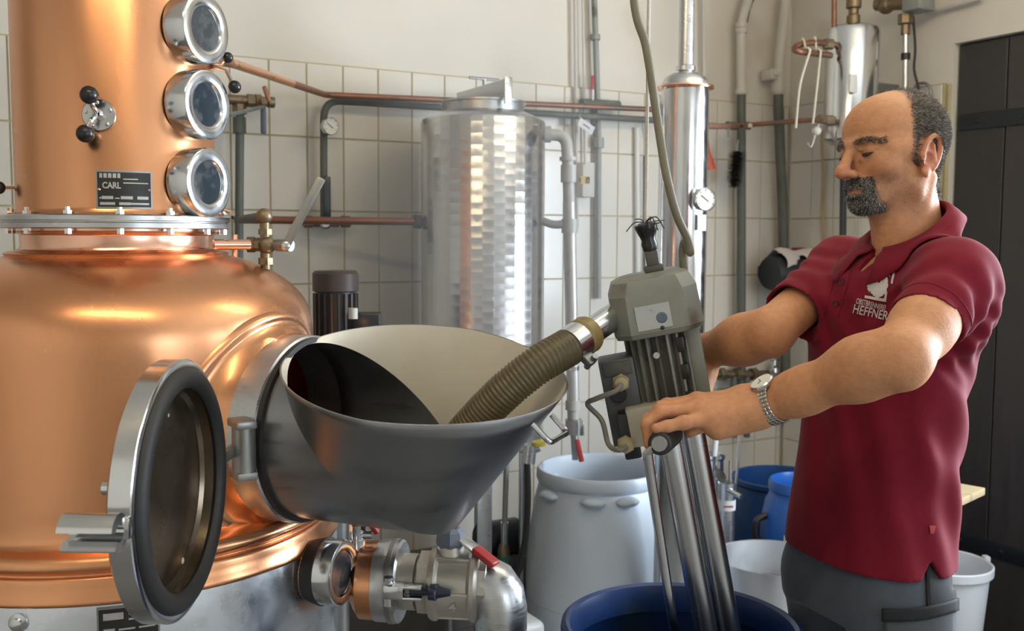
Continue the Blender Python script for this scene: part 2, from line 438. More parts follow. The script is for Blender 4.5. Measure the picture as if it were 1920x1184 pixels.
part('neck_band', COPPER_NECK, still, lathe, [(.188, 1.468), (.186, 1.472), (.184, 1.476), (.184, 1.497), (.187, 1.499), (.190, 1.502), (.187, 1.506), (.187, 1.512), (.17, 1.512)], AX, seg=96)
fl = part('flange', STEEL_B, still, lathe, [(.16, 1.510), (.214, 1.510), (.2175, 1.512), (.2175, 1.5205), (.2145, 1.5225), (.2145, 1.524), (.2175, 1.526), (.2175, 1.534), (.213, 1.537), (.16, 1.537)], AX, seg=96)
for k in range(14):
    a = 2 * PI * (k + .35) / 14; p = AX + Vector((math.cos(a), math.sin(a), 0)) * .2045
    bm = B(); lathe(bm, [(0, 1.500), (.007, 1.500), (.007, 1.5365), (.0085, 1.5365), (.0085, 1.543), (.0048, 1.543), (.0048, 1.549), (0, 1.549)], p, Zv, 6)
    finish('bolt', bm, STEEL, fl, smooth=False)
part('column', COPPER, still, lathe, [(.17, 1.534), (.192, 1.534), (.1935, 1.540), (.1905, 1.545), (.189, 1.55), (.189, 2.30), (.186, 2.312), (.0, 2.36)], AX, seg=96)
# manhole neck and collar
CZ = 1.134
MH = AX + Zv * CZ
RP = .3835
def saddle(rho, lift, ang):
    s = rho * math.cos(ang); return MH + QV * s + Zv * (rho * math.sin(ang)) + DV * (math.sqrt(RP ** 2 - s * s) + lift)
loops = []
for rho, lift in ((.222, -.004), (.218, .003), (.212, .007), (.206, .005), (.200, .004), (.193, .008), (.186, .016), (.180, .026)):
    loops.append([saddle(rho, lift, 2 * PI * k / 64) for k in range(64)])
loops.append([MH + DV * .405 + (QV * math.cos(2 * PI * k / 64) + Zv * math.sin(2 * PI * k / 64)) * .176 for k in range(64)])
bm = B(); loft(bm, loops); finish('manhole_neck', bm, COPPER, still, angle=70)
part('manhole_collar', STEEL_B, still, lathe, [(.166, .34), (.166, .452), (.172, .455), (.177, .452), (.177, .398), (.172, .394), (.166, .394)], MH, DV, 72)
# hinge on the camera side of the collar
HG = Vector((-0.454, 1.673, CZ)) + QV * .008
hinge = part('hinge', STEEL_D, still, cyl, HG - Zv * .050, HG + Zv * .050, .0200, bev=.002, seg=24)
for s in (-1, 1):
    e1 = MH + DV * .422 + QV * .1775 + Zv * s * .044
    ax1 = (HG - e1); ax1.z = 0; ln = ax1.length; ax1.normalize()
    bm = B(); box(bm, (HG + Vector((e1.x, e1.y, HG.z + s * .044))) / 2 + ax1 * .010 + Vector((0, 0, s * .022)), (ln + .022, .036, .014), (ax1, Zv.cross(ax1), Zv), bev=.003)
    finish('hinge_plate', bm, STEEL_D, hinge)
# lid, swung open towards the camera
LC = Vector((-0.472, 1.400, CZ)); LE = Vector((-0.02, -0.9998, 0)).normalized(); LN = Vector((0.9998, -0.02, 0)).normalized()
LR = .187
lid = part('lid', STEEL, still, lathe, [(0, -.034), (.15, -.036), (.180, -.035), (LR, -.030), (LR, -.002), (LR - .003, 0), (LR - .012, 0), (LR - .014, -.004), (.150, -.006), (.146, -.022), (.140, -.026), (0, -.0265)], LC, LN, 96)
LIDIN = mat('lid_inner_stained', (0.20, 0.16, 0.115), 0.27, .9, var=.45, scale=7, rvar=.08, dirt=(.10, .06, .035), dscale=5, dthr=.55)
part('lid_dish', LIDIN, lid, lathe, [(.1505, -.002), (.148, -.003), (.1455, -.018), (.139, -.0235), (0, -.0245)], LC, LN, 96)
bm = B(); lathe(bm, [(.1605 + .0155 * math.cos(2 * PI * k / 14), .001 + .0105 * math.sin(2 * PI * k / 14)) for k in range(14)], LC, LN, 96, closed=True); finish('gasket', bm, RUBBER, lid)
MASHM = mat('mash', (.62, .55, .42), .6, var=.1)
part('mash_splash', MASHM, lid, ball, LC - LE * .012 + Zv * .105 - LN * .0245, .004, 8, tuple(LN), .3)
part('mash_splash', MASHM, lid, ball, LC - LE * .055 - Zv * .125 - LN * .0245, .006, 8, tuple(LN), .4)
part('lid_pin', STEEL, lid, cyl, LC - LN * .036, LC - LN * .118, .0105, bev=.002)
arm = B(); box(arm, (LC - LE * .19 + HG) / 2 - LN * .012, ((LC - LE * .175 - HG).length, .014, .020), ((HG - LC).normalized(), LN, Zv), bev=.003)
finish('hinge_arm', arm, STEEL_D, lid)
# C-shaped clamp block on the lid rim
cpos = LC + LE * .212 - LN * .038
poly = []
for k in range(25):
    a = math.radians(14 + 296 * k / 24); poly.append((.0245 * math.cos(a), .0245 * math.sin(a)))
for k in range(25):
    a = math.radians(14 + 296 * (24 - k) / 24); poly.append((.0120 * math.cos(a) , .0115 * math.sin(a)))
a0 = B(); prism(a0, [(x, y) for x, y in poly], cpos - LN * .034, LE, Zv, LN, .068); finish('clamp_block', a0, STEEL, lid, angle=40)
bm = B(); box(bm, LC + LE * .186 - LN * .016, (.02, .034, .03), (LE, LN, Zv), bev=.004); finish('clamp_lug', bm, STEEL, lid)
# sight glasses on the column
def sightglass(base, axis, r, dep, rg, parent, name='sight_glass'):
    o = part(name, STEEL, parent, lathe, [(rg, -.004), (rg, dep - .004), (rg + .002, dep - .001), (rg + .004, dep), (r - .005, dep), (r - .002, dep - .001), (r, dep - .004), (r, -.004)], base, axis, 64)
    part('pane', GLASS_D, o, lathe, [(0, dep - .005), (rg + .001, dep - .005)], base, axis, 48)
    part('socket_ring', COPPER, o, lathe, [(r - .004, -.03), (r - .004, .006), (r - .012, .008)], base, axis, 48)
    return o
for py in (55, 197, 343):
    z = at(385, py, 1.94).z
    sightglass(AX + Zv * z + DV * .186, DV, .067, .044, .041, still)
# spray lever with two ball knobs on the column
def col_pt(px, py, r):
    d = ray(px, py); d2 = Vector((d.x, d.y)); a2 = Vector((AX.x, AX.y)); A = d2.dot(d2); Bq = -2 * d2.dot(a2); Cq = a2.dot(a2) - r * r
    t = (-Bq - math.sqrt(Bq * Bq - 4 * A * Cq)) / (2 * A); return Vector((0, 0, CAM_H)) + d * t
lp = col_pt(186, 216, .189); ln_ = (lp - AX); ln_.z = 0; ln_.normalize()
lv = part('spray_lever', STEEL, still, lathe, [(0, .006), (.009, .006), (.010, .020), (.005, .024), (.005, .006), (.028, .006), (.030, .003), (.030, -.004)], lp, ln_, 32)
sx = Zv.cross(ln_)
for s, (dx, dz) in ((1, (-.008, .030)), (-1, (-.019, -.037))):
    e = lp + sx * dx + Zv * dz + ln_ * (.045 if s > 0 else .03)
    b = part('lever_arm', STEEL, lv, tube, smooth_path([lp + ln_ * .018, lp + ln_ * .024 + (e - lp) * .4, e], 5), .0045, 8)
    part('ball_knob', BLACK, lv, ball, e, .0165, 20)
for a in range(5):
    t = 2 * PI * a / 5 + .4; part('screw', STEEL, lv, ball, lp + (sx * math.cos(t) + Zv * math.sin(t)) * .022 + ln_ * .006, .004, 8, tuple(ln_), .5)
# levers on the far flank of the column
for (px, py, ex, ey, bx, by, rr) in ((412, 118, 418, 122, 427, 108, .011), (412, 125, 424, 133, 440, 163, .013), (428, 388, 434, 398, 437, 408, .004)):
    p0 = AX + dirv(-30) * .186; p0.z = at(px, py, 2.05).z
    p1, p2 = at(ex, ey, 2.02), at(bx, by, 2.0)
    o = part('side_lever', STEEL, still, tube, [p0, p1, p2], .004, 8)
    part('ball_knob', BLACK, o, ball, p2, rr, 16)
p0 = AX + dirv(150) * .186; p0.z = at(0, 352, 2.0).z
kn2 = at(-3, 352, 1.92)
o = part('side_lever', STEEL, still, tube, [p0, kn2], .004, 8); part('ball_knob', BLACK, o, ball, kn2, .013, 16)
# name plates
def plate(name, pxs, pys, r, parent, rows):
    """thin plate bent round the still, with printing"""
    a, b = col_pt(pxs[0], sum(pys) / 2, r), col_pt(pxs[1], sum(pys) / 2, r)
    t0, t1 = math.atan2(a.y - AX.y, a.x - AX.x), math.atan2(b.y - AX.y, b.x - AX.x)
    c = col_pt(sum(pxs) / 2, pys[0], r); d = col_pt(sum(pxs) / 2, pys[1], r); z1, z0 = c.z, d.z
    def S(u, v, lift):
        t = t0 + (t1 - t0) * u; return Vector((AX.x + (r + lift) * math.cos(t), AX.y + (r + lift) * math.sin(t), z0 + (z1 - z0) * v))
    def patch(bm, u0, u1, v0, v1, lift, n=8):
        g = [[bm.verts.new(S(u0 + (u1 - u0) * i / n, v, lift)) for i in range(n + 1)] for v in (v0, v1)]
        for i in range(n): bm.faces.new((g[0][i], g[0][i + 1], g[1][i + 1], g[1][i]))
    bm = B()
    lo = [[S(i / 12, v, q) for i in range(13)] for v, q in ((0, -.003), (0, .0016), (1, .0016), (1, -.003))]
    loft(bm, lo, close=False); o = finish(name, bm, STEEL_D, parent)
    bm = B(); patch(bm, .03, .97, .05, .95, .0021); finish('plate_field', bm, mat('plate_black', (.018, .018, .017), .4, var=.4, scale=40), o)
    bm = B()
    for (u0, u1, v0, v1) in rows: patch(bm, u0, u1, v0, v1, .0027, 3)
    finish('plate_print', bm, mat('plate_print', (.50, .49, .46), .45, .4, var=.25, scale=60), o)['kind'] = 'stuff'
    return o, S
rows1 = [(.07, .12, .80, .92), (.14, .20, .80, .92), (.22, .28, .80, .92), (.30, .36, .80, .92), (.38, .43, .80, .92), (.48, .74, .76, .79), (.48, .92, .66, .69), (.06, .09, .26, .30), (.10, .30, .25, .33), (.33, .41, .26, .29), (.43, .64, .25, .33), (.72, .92, .25, .33), (.07, .33, .10, .17), (.40, .60, .10, .17), (.60, .93, .11, .16)]
pl, S1 = plate('name_plate', (180, 285), (320, 392), .189, still, rows1)
me = text_mesh('CARL', 1.0, .03); xs = [v.co for v in me.vertices]; wd = max(c.x for c in xs) - min(c.x for c in xs); ht = max(c.y for c in xs) - min(c.y for c in xs)
for v in me.vertices: v.co = S1(.275 + v.co.x / wd * .32, .60 + v.co.y / ht * .17, .0028) - ORG[pl.name]
me.materials.append(MATS['plate_print']); o = bpy.data.objects.new('plate_lettering', me); col.objects.link(o); o.parent = pl
for u in (.06, .94): part('rivet', COPPER_NECK, pl, ball, S1(u, .5, .002), .003, 8)
rows2 = [(.10, .42, .70, .86), (.50, .66, .78, .82), (.50, .90, .66, .70), (.10, .28, .18, .50), (.34, .60, .44, .48), (.66, .92, .44, .48), (.34, .60, .22, .28), (.66, .92, .22, .28)]
plate('data_plate', (182, 300), (1135, 1215), .43, still, rows2)
kp = col_pt(35, 1168, .43); kn = (kp - AX); kn.z = 0; kn.normalize()
bm = B(); lathe(bm, [(.016, -.002), (.016, .004), (.010, .006), (.010, .012), (.0, .014)], kp, kn, 16); finish('base_bolt', bm, STEEL, still)
# ---- outlet of the still: sight glass, copper stub, clamp, ball valve, elbow
OZ = .800
OD = Vector((.994, -.109, 0)).normalized(); OQ = Vector((-.109, -.994, 0)).normalized()
def ol(s, q=0.0, z=0.0): return AX + OD * (s - .025) + OQ * q + Zv * (OZ + z)
SGD = Vector((.955, -.297, 0)).normalized()
sg0 = AX + SGD * .462 + Zv * .845
part('sight_gasket', RUBBER, still, lathe, [(.045, -.05), (.055, -.05), (.064, -.012), (.066, .0), (.05, .002)], sg0, SGD, 40)
sightglass(sg0, SGD, .064, .036, .043, still)
bm = B(); lathe(bm, [(.034, .43), (.040, .503), (.064, .517), (.078, .528), (.079, .556), (.079, .600), (.06, .605)], ol(0), OD, 56); finish('outlet_stub', bm, COPPER, still)
ofl = part('outlet_flange', STEEL_B, still, lathe, [(.05, .556), (.074, .556), (.081, .560), (.082, .580), (.078, .590), (.079, .594), (.083, .597), (.083, .606), (.078, .610), (.04, .612)], ol(0), OD, 56)
part('clamp_band', STEEL_D, ofl, lathe, [(.079, .588), (.0845, .588), (.0845, .597), (.079, .597)], ol(0), OD, 56, closed=True)
# clamp with star knob, on the camera side
ce = ol(.612, .086, .012)
bm = B(); box(bm, ce, (.042, .030, .030), (OD, OQ, Zv), bev=.006); cyl(bm, ce + Zv * .026 - OD * .012, ce - Zv * .030 - OD * .012, .010); box(bm, ce + OD * .036 + Zv * .010, (.040, .026, .008), (OD, OQ, Zv), bev=.003); box(bm, ce + OD * .036 - Zv * .012, (.040, .026, .008), (OD, OQ, Zv), bev=.003)
cl = finish('wing_clamp', bm, STEEL, still)
kc = ce + OD * .070
bm = B(); cyl(bm, ce + OD * .03, kc, .007, seg=12)
sp = []
for k in range(24):
    a = 2 * PI * k / 24; sp.append(((.016 + .013 * max(0, math.cos(2 * a)) ** 2) * math.cos(a), (.016 + .013 * max(0, math.cos(2 * a)) ** 2) * math.sin(a)))
prism(bm, sp, kc, OQ, Zv, OD, .014, bev=.002); lathe(bm, [(0, .0), (.013, 0), (.006, .03), (0, .03)], kc + OD * .01, OD, 12)
finish('star_knob', bm, mat('knob_navy', (.02, .025, .05), .4, var=.1), cl)
VALVE = mat('valve_nickel', (.56, .53, .47), .42, .7, var=.12, scale=20, rvar=.08)
bm = B(); lathe(bm, [(.03, .605), (.046, .607), (.046, .640), (.040, .642), (.040, .650)], ol(0), OD, 40)
lathe(bm, [(.040, .648), (.054, .648), (.054, .672), (.050, .674)], ol(0), OD, 8)
lathe(bm, [(.050, .668), (.058, .670), (.061, .676), (.061, .683), (.057, .687), (.055, .690), (.0555, .748), (.058, .751), (.061, .755), (.061, .763), (.057, .768), (.045, .770)], ol(0), OD, 48)
lathe(bm, [(.045, .768), (.050, .768), (.050, .784), (.045, .787), (.04, .787)], ol(0), OD, 8)
VS = Matrix((OD, OQ, Zv)).to_4x4() @ Matrix.Translation(-ol(0)); bmesh.ops.scale(bm, vec=(1, 1.22, 1.22), verts=bm.verts[:], space=VS)
bv = finish('ball_valve', bm, VALVE, still)
for ang in (-60, 0, 60, 120, 180, 240):
    a = math.radians(ang); dirr = OQ * math.cos(a) + Zv * math.sin(a)
    part('valve_rib', VALVE, bv, box, ol(.719) + dirr * .0685, (.066, .008, .004), (OD, OD.cross(dirr), dirr), bev=.001)
me = text_mesh('4', .026, .001)
fa = math.radians(-22); fdir = OQ * math.cos(fa) + Zv * math.sin(fa); fup = -OQ * math.sin(fa) + Zv * math.cos(fa)
for v in me.vertices:
    p = ol(.722) + OD * v.co.x + fup * v.co.y + fdir * .0692
    v.co = p - ORG[bv.name]
me.materials.append(mat('valve_cast', (.78, .76, .70), .4, .6, var=0)); o = bpy.data.objects.new('cast_numeral', me); col.objects.link(o); o.parent = bv
# stem, blue-grey cap and red lever
st = ol(.708)
part('valve_stem', VALVE, bv, cyl, st + Zv * .056, st + Zv * .082, .030, .026, seg=24)
CAPG = mat('cap_blue_grey', (.17, .19, .24), .5, var=.15)
bm = B(); lathe(bm, [(0, .078), (.028, .078), (.030, .086), (.027, .108), (.020, .114), (.013, .1145), (.011, .110), (0, .110)], st, Zv, 8); finish('stem_cap', bm, CAPG, bv, smooth=False)
lvd = (OD * .80 + OQ * .42 - Zv * .42).normalized(); lvy = lvd.cross(Zv).normalized(); lvn = lvy.cross(lvd)
l0 = st + Zv * .100 + OD * .014
lev = part('lever', STEEL, bv, box, l0 + lvd * .026, (.050, .030, .007), (lvd, lvy, lvn), bev=.002)
part('lever_grip', RED, lev, box, l0 + lvd * .075, (.058, .030, .013), (lvd, lvy, lvn), bev=.006, seg=3)
elb = fillet([ol(.80), ol(.90), ol(.93, .02, -.03), ol(.945, .03, -.13)], .06, 8)
part('outlet_elbow', STEEL_B, still, tube, [ol(.768), ol(.778), ol(.792, .002, -.005), ol(.804, .006, -.020), ol(.810, .010, -.043), ol(.812, .014, -.08), ol(.812, .016, -.17)], [.056, .057, .057, .056, .054, .052, .050], 36)
# small brass bleed valve with red tap on the outlet
sp0 = ol(.520, .012, .058)
bm = B(); cyl(bm, sp0, sp0 + Zv * .03, .016, seg=20); cyl(bm, sp0 + Zv * .03, sp0 + Zv * .045, .013, seg=16); hexnut(bm, sp0 + Zv * .045, Zv, .017, .015)
bl = finish('bleed_valve', bm, STEEL, still)
part('brass_plug', BRASS, bl, lathe, [(0, .058), (.015, .058), (.015, .068), (.010, .072), (.010, .078), (.015, .080), (.013, .088), (0, .088)], sp0, Zv, 12)
bm = B(); cyl(bm, sp0 + Zv * .04, sp0 + Zv * .04 + OD * .03, .009, seg=14); finish('tap_neck', bm, STEEL, bl)
bm = B(); box(bm, sp0 + Zv * .060 + OD * .028, (.012, .014, .045), ((OD * .8 + Zv * .6).normalized(), OQ, (Zv * .8 - OD * .6).normalized()), bev=.005); finish('tap_handle', bm, RED, bl)

# ------------------------------------------------------------------ sheet-steel charging hopper
HC = MH + DV * .449          # mouth of the collar
ROLLH = math.radians(14)
HQ = QV * math.cos(ROLLH) - Zv * math.sin(ROLLH)      # near side lower
HU = Zv * math.cos(ROLLH) + QV * math.sin(ROLLH)
hopper = empty('hopper', HC + DV * .26 - Zv * .165, 'grey sheet-steel scoop hopper plugged into the open manhole', 'hopper')
NH = 96; RH = .1645
def hop_inner(k):   # circle in the collar
    a = 2 * PI * k / NH; return HQ * math.cos(a) * RH + HU * math.sin(a) * RH
loopA = [HC - DV * .03 + hop_inner(k) for k in range(NH)]
loopA2 = [HC + DV * .004 + hop_inner(k) for k in range(NH)]
loopB, loopC = [], []
for k in range(NH):
    a = 2 * PI * k / NH; s = math.sin(a)
    e = .012 + .285 * (1 - s) / 2
    loopB.append(HC + DV * e + hop_inner(k))
    # rim: long ellipse, lying almost level from the collar top to the tip
    ee = .262 - .256 * s; wv = .218 * math.cos(a) * (1 + .0 * s)
    if s < 0: wv *= 1 + .12 * s
    hz = .166 - .062 * (1 - s) / 2
    loopC.append(HC + DV * ee + HQ * wv + HU * hz)
def mid(A, Bq, t): return [p * (1 - t) + q * t for p, q in zip(A, Bq)]
TK = .0022
HOP = mat('hopper_steel', (0.31, 0.32, 0.33), 0.34, .9, var=.22, scale=7, rvar=.08, dirt=(.17, .075, .042), dscale=6, dthr=.61, bump=.03, bscale=12, stretch=(.45, .45, 3.0))
bm = B()
loops = [loopA, loopA2] + [mid(loopA2, loopB, t) for t in (.33, .66)] + [loopB] + [mid(loopB, loopC, t / 7) for t in range(1, 7)] + [loopC]
loft(bm, loops)
hb = finish('scoop', bm, HOP, hopper, angle=18)
sol = hb.modifiers.new('thick', 'SOLIDIFY'); sol.thickness = .0025; sol.offset = 0
# interior lining colour: cream inside, much paler than the outer steel
HOPIN = mat('hopper_cream_lining', (.74, .69, .58), .5, .15, var=.15, scale=8, dirt=(.36, .23, .12), dscale=7, dthr=.64)
bm = B()
inl = [mid(loopB, loopC, t / 7) for t in range(0, 8)]
cen = HC + DV * .25 + HU * .09
inl = [[p + (cen - p).normalized() * .0022 for p in lp] for lp in inl]
loft(bm, inl)
finish('scoop_lining', bm, HOPIN, hopper, angle=40)
bm = B(); lathe(bm, [(RH + .0005, -.006), (RH + .0090, -.005), (RH + .0090, .005), (RH + .0005, .007)], HC + DV * .011, DV, 72, closed=True); finish('seal_ring', bm, RUBBER, hopper)
ht = loopC[NH * 3 // 4]                      # rim tip
hx = (ht - loopB[NH * 3 // 4]).normalized(); hn = (DV - hx * DV.dot(hx)).normalized()
hq0 = ht - hx * .055 + QV * .012
pts = [hq0 + QV * .050 - DV * .0, hq0 + QV * .052 + hn * .042 - hx * .006, hq0 - QV * .038 + hn * .042 - hx * .006, hq0 - QV * .042]
part('handle', STEEL, hopper, tube, fillet([p for p in pts], .012, 5), .0052, 10)
# ------------------------------------------------------------------ barrel pump with hose
PUMP_T, PUMP_B = at(1262, 770, 1.825), at(1338, 1184, 1.835)
PZ = (PUMP_T - PUMP_B).normalized()
PX = Vector((math.cos(math.radians(-4)), math.sin(math.radians(-4)), 0)); PX = (PX - PZ * PX.dot(PZ)).normalized(); PY = PZ.cross(PX)
PAX = (PX, PY, PZ)
def pp(x, y, z): return PUMP_T + PX * x + PY * y + PZ * z
foot = PUMP_T - PZ * ((PUMP_T.z - .38) / PZ.z)
pump = empty('barrel_pump', foot, 'grey electric barrel pump with long steel tubes standing in the blue drum', 'pump')
CASTG = mat('pump_grey_green', (.215, .225, .195), .48, .15, var=.2, scale=14, dirt=(.12, .11, .085), dscale=10, dthr=.57)
CASTD = mat('pump_dark_cast', (.085, .083, .072), .55, .2, var=.3, scale=16, dirt=(.16, .14, .10), dscale=12, dthr=.6)
CREAM = mat('switch_cream', (.42, .40, .32), .5, var=.12, scale=18, dirt=(.28, .25, .18), dscale=14, dthr=.65)
STEEL_T = mat('steel_tube_satin', (.60, .61, .63), .25, 1.0, var=.05, scale=8, rvar=.03)
def octa(w, d, c): return [(-w + c, -d), (w - c, -d), (w, -d + c), (w, d - c), (w - c, d), (-w + c, d), (-w, d - c), (-w, -d + c)]
# motor core
bm = B(); lathe(bm, [(0, .0), (.052, .0), (.052, .16), (0, .16)], PUMP_T, PZ, 32); motor = finish('motor', bm, CASTD, pump)
for k in range(22):
    a = 2 * PI * k / 22; d = PX * math.cos(a) + PY * math.sin(a)
    ext = .064
    part('cooling_fin', CASTG if k % 4 else CASTD, motor, box, PUMP_T + d * (.05 + ext) / 2 + PZ * .078, (ext - .046, .0042, .150), (d, PZ.cross(d), PZ), smooth=False)
for s in (1,):
    part('motor_foot', CASTG, motor, box, pp(.055, -.028, .075), (.032, .028, .165), PAX, bev=.005)
    for k in range(3): part('motor_slot', BLACK, motor, box, pp(.031, -.056, .03 + .05 * k), (.014, .012, .028), PAX, bev=.002)
part('motor_bolt', STEEL, motor, cyl, pp(-.015, -.062, .12), pp(-.015, -.072, .12), .006, seg=10)
part('motor_bolt', STEEL, motor, cyl, pp(-.012, -.062, .03), pp(-.012, -.072, .03), .006, seg=10)
# fan cowl
bm = B()
def cw(w, d, c, z): return [pp(x, y, z) for x, y in octa(w, d, c)]
R = loft(bm, [cw(.068, .064, .022, .152), cw(.077, .072, .026, .154), cw(.081, .076, .028, .163), cw(.079, .074, .028, .232), cw(.069, .064, .026, .256), cw(.052, .048, .022, .263)])
bm.faces.new(R[-1]); bm.faces.new(R[0][::-1]); finish('fan_cowl', bm, CASTG, pump, angle=25)
STK = mat('sticker_faded', (.44, .47, .47), .35, .2, var=.15, scale=25, dirt=(.06, .09, .14), dscale=26, dthr=.60)
part('sticker', STK, pump, box, pp(-.008, -.0765, .190), (.062, .0015, .044), PAX, smooth=False)
part('sticker_print', mat('sticker_blue', (.10, .14, .18), .5, var=.3, scale=40), pump, lathe, [(0, .002), (.008, .002), (.010, .0005)], pp(.006, -.0768, .186), -PY, 20)
part('cowl_screw', RUBBER, pump, ball, pp(.004, -.0765, .168), .004, 10)
# lower flange
bm = B(); prism(bm, octa(.058, .056, .018), pp(0, 0, -.018), PX, PY, PZ, .022, bev=.003); finish('motor_flange', bm, CASTD, pump)
# terminal box and switch box on the left, at the back of the motor
tb = part('terminal_box', mat('terminal_grey', (.085, .09, .095), .5, var=.2, scale=15, dirt=(.15, .145, .13), dscale=9), pump, box, pp(-.088, -.012, .042), (.064, .075, .160), PAX, bev=.004)
part('box_lug', RUBBER, tb, cyl, pp(-.094, -.049, .058), pp(-.094, -.056, .058), .015, seg=20, bev=.002)
part('terminal_cover', CASTD, tb, box, pp(-.088, -.050, .105), (.052, .004, .025), PAX, bev=.002)
sw = part('switch_box', CREAM, pump, box, pp(-.057, -.060, -.002), (.062, .05, .070), PAX, bev=.004)
part('switch_base', BLACK, sw, box, pp(-.088, -.055, -.014), (.030, .058, .086), PAX, bev=.004)
part('switch_button', STEEL, sw, lathe, [(0, .012), (.010, .012), (.010, .009), (.013, .009), (.013, -.004)], pp(-.026, -.060, .008), PX, 20)
GL = mat('gland_ivory', (.40, .33, .19), .45, var=.2, scale=25)
def gland(c, parent):
    bm = B(); hexnut(bm, c, -PY, .0165, .010); lathe(bm, [(0, .010), (.014, .010), (.012, .019), (.007, .021), (0, .021)], c, -PY, 18); return finish('cable_gland', bm, GL, parent)
g1, g2 = pp(-.086, -.050, .080), pp(-.098, -.084, -.026)
gland(g1, tb); gland(g2, sw)
CAB = mat('cable_grey', (.20, .195, .165), .5, var=.15, scale=30)
part('link_cable', CAB, pump, tube, smooth_path([g1 - PY * .018, g1 - PY * .034 - PX * .012 - PZ * .008, g1 - PX * .048 - PY * .03 - PZ * .016, g1 - PX * .066 - PY * .02 - PZ * .026, g2 - PX * .034 + PZ * .05, g2 - PX * .030 - PY * .012 + PZ * .008, g2 - PX * .014 - PY * .034, g2 - PY * .02], 6), .0048, 10)
# tubes down into the drum
tl = (PUMP_T.z - .41) / PZ.z
part('pump_tube', STEEL_T, pump, cyl, pp(-.016, -.02, -.018), pp(-.016, -.02, -tl), .0225, seg=28)
part('pump_tube', STEEL_T, pump, cyl, pp(.030, .0, -.018), pp(.030, .0, -tl), .0215, seg=28)
bm = B(); lathe(bm, [(.010, 0), (.032, 0), (.034, .01), (.030, .05), (.020, .06)], pp(.005, -.01, -tl - .012), PZ, 24); finish('pump_foot', bm, STEEL_D, pump)
# handle bar: towards the camera and away
H0 = at(1236, 833, 1.600)
H1 = at(1262, 812, 1.735)
hd = (H1 - H0).normalized()
H2 = H1 + hd * .275
part('handle_bar', STEEL_D, pump, cyl, H0 + hd * .01, H2, .011, seg=16)
gr = part('grip', RUBBER, pump, lathe, [(0, 0.001), (.0165, .001), (.0195, .004), (.0200, .012), (.0190, .014)] + [(.0198 + .0010 * (k % 2), .016 + .008 * k) for k in range(14)] + [(.011, .128)], H0, hd, 24)
part('grip_cap', STEEL_D, gr, lathe, [(0, -.002), (.0125, -.002), (.014, .0015)], H0, hd, 20)
part('grip', RUBBER, pump, lathe, [(.011, 0), (.0165, .002), (.0165, .10), (.0185, .104), (.0185, .118), (0, .12)], H2 - hd * .12, hd, 24)
part('support_rod', STEEL, pump, cyl, at(1214, 850, 1.611), at(1214, 850, 1.611) + (at(1264, 1184, 1.70) - at(1214, 850, 1.611)) * 2.35, .0085, seg=14)
bm = B(); box(bm, (at(1214, 850, 1.611) + H0 + hd * .012) / 2, (.042, .016, .016), ((H0 + hd * .012 - at(1214, 850, 1.611)).normalized(), Zv.cross((H0 - at(1214, 850, 1.611)).normalized()).normalized(), Zv), bev=.003); finish('rod_clamp', bm, STEEL_D, pump)
# outlet pipe to the left
O0, O1 = at(1168, 582, 1.818), at(1094, 632, 1.738)
od = (O1 - O0).normalized()
part('outlet_pipe', STEEL, pump, tube, fillet([pp(-.02, -.01, .20), O0, O1 + od * .04], .04, 8), .0245, 24)
# hanging eye on top
TOPP = pp(.012, 0, .262)
bm = B(); box(bm, TOPP + PZ * .006, (.034, .034, .012), PAX, bev=.002); box(bm, TOPP + PZ * .024, (.022, .022, .032), PAX, bev=.002); eye = finish('plug_socket', bm, CASTD, pump)
part('plug', BLACK, eye, lathe, [(0, .040), (.013, .040), (.015, .052), (.013, .060), (.018, .074), (.021, .082), (.021, .088), (.012, .092), (0, .092)], TOPP, PZ, 20)
bm = B(); rnd = random.Random(4)
for k in range(9):
    a = rnd.uniform(0, 6.28); p = TOPP + PZ * .092; q = Vector((math.cos(a), math.sin(a), 0))
    tube(bm, smooth_path([p, p + q * .02 + Zv * rnd.uniform(-.004, .012), p + q * rnd.uniform(.028, .042) + Zv * rnd.uniform(-.02, .01)], 4), .0011, 5)
finish('wire_tie', bm, INK, eye)

# ribbed suction hose
hose = empty('suction_hose', at(880, 800, 1.70), 'olive-brown ribbed hose hanging from the pump into the hopper', 'hose')
HOSE = mat('hose_olive', (.105, .082, .038), .36, var=.2, scale=14, dirt=(.20, .085, .035), dscale=8, dthr=.68)
hp = smooth_path([O1 - od * .012, O1 + od * .05, at(1010, 684, 1.680), at(945, 736, 1.68), at(880, 803, 1.70), at(850, 845, 1.71)], 16)
dl = [0]
for a, b in zip(hp, hp[1:]): dl.append(dl[-1] + (b - a).length)
n = 230; P2, R2 = [], []
j = 0
for i in range(n + 1):
    s = dl[-1] * i / n
    while j < len(dl) - 2 and dl[j + 1] < s: j += 1
    t = (s - dl[j]) / max(1e-9, dl[j + 1] - dl[j]); P2.append(hp[j] * (1 - t) + hp[j + 1] * t)
    ph = (s / .0072) % 1.0
    R2.append(.0320 + .0016 * (1 if ph < .5 else -.2) if s > .055 else .0305)
part('ribbed_tube', HOSE, hose, tube, P2, R2, 28, angle=80)
cm = O1 + od * .028
cb = part('hose_clamp', STEEL, hose, lathe, [(.031, -.016), (.0335, -.016), (.0335, .016), (.031, .016)], cm, od, 40, closed=True)
part('hose_cuff', mat('hose_cuff_yellow', (.24, .18, .06), .4, var=.15), hose, lathe, [(.0255, -.046), (.0325, -.044), (.0345, -.038), (.0325, -.030), (.0345, -.024), (.032, -.016), (.0255, -.016)], cm, od, 40)
dn = (Vector((.2, -.6, -.75)) - od * Vector((.2, -.6, -.75)).dot(od)).normalized()
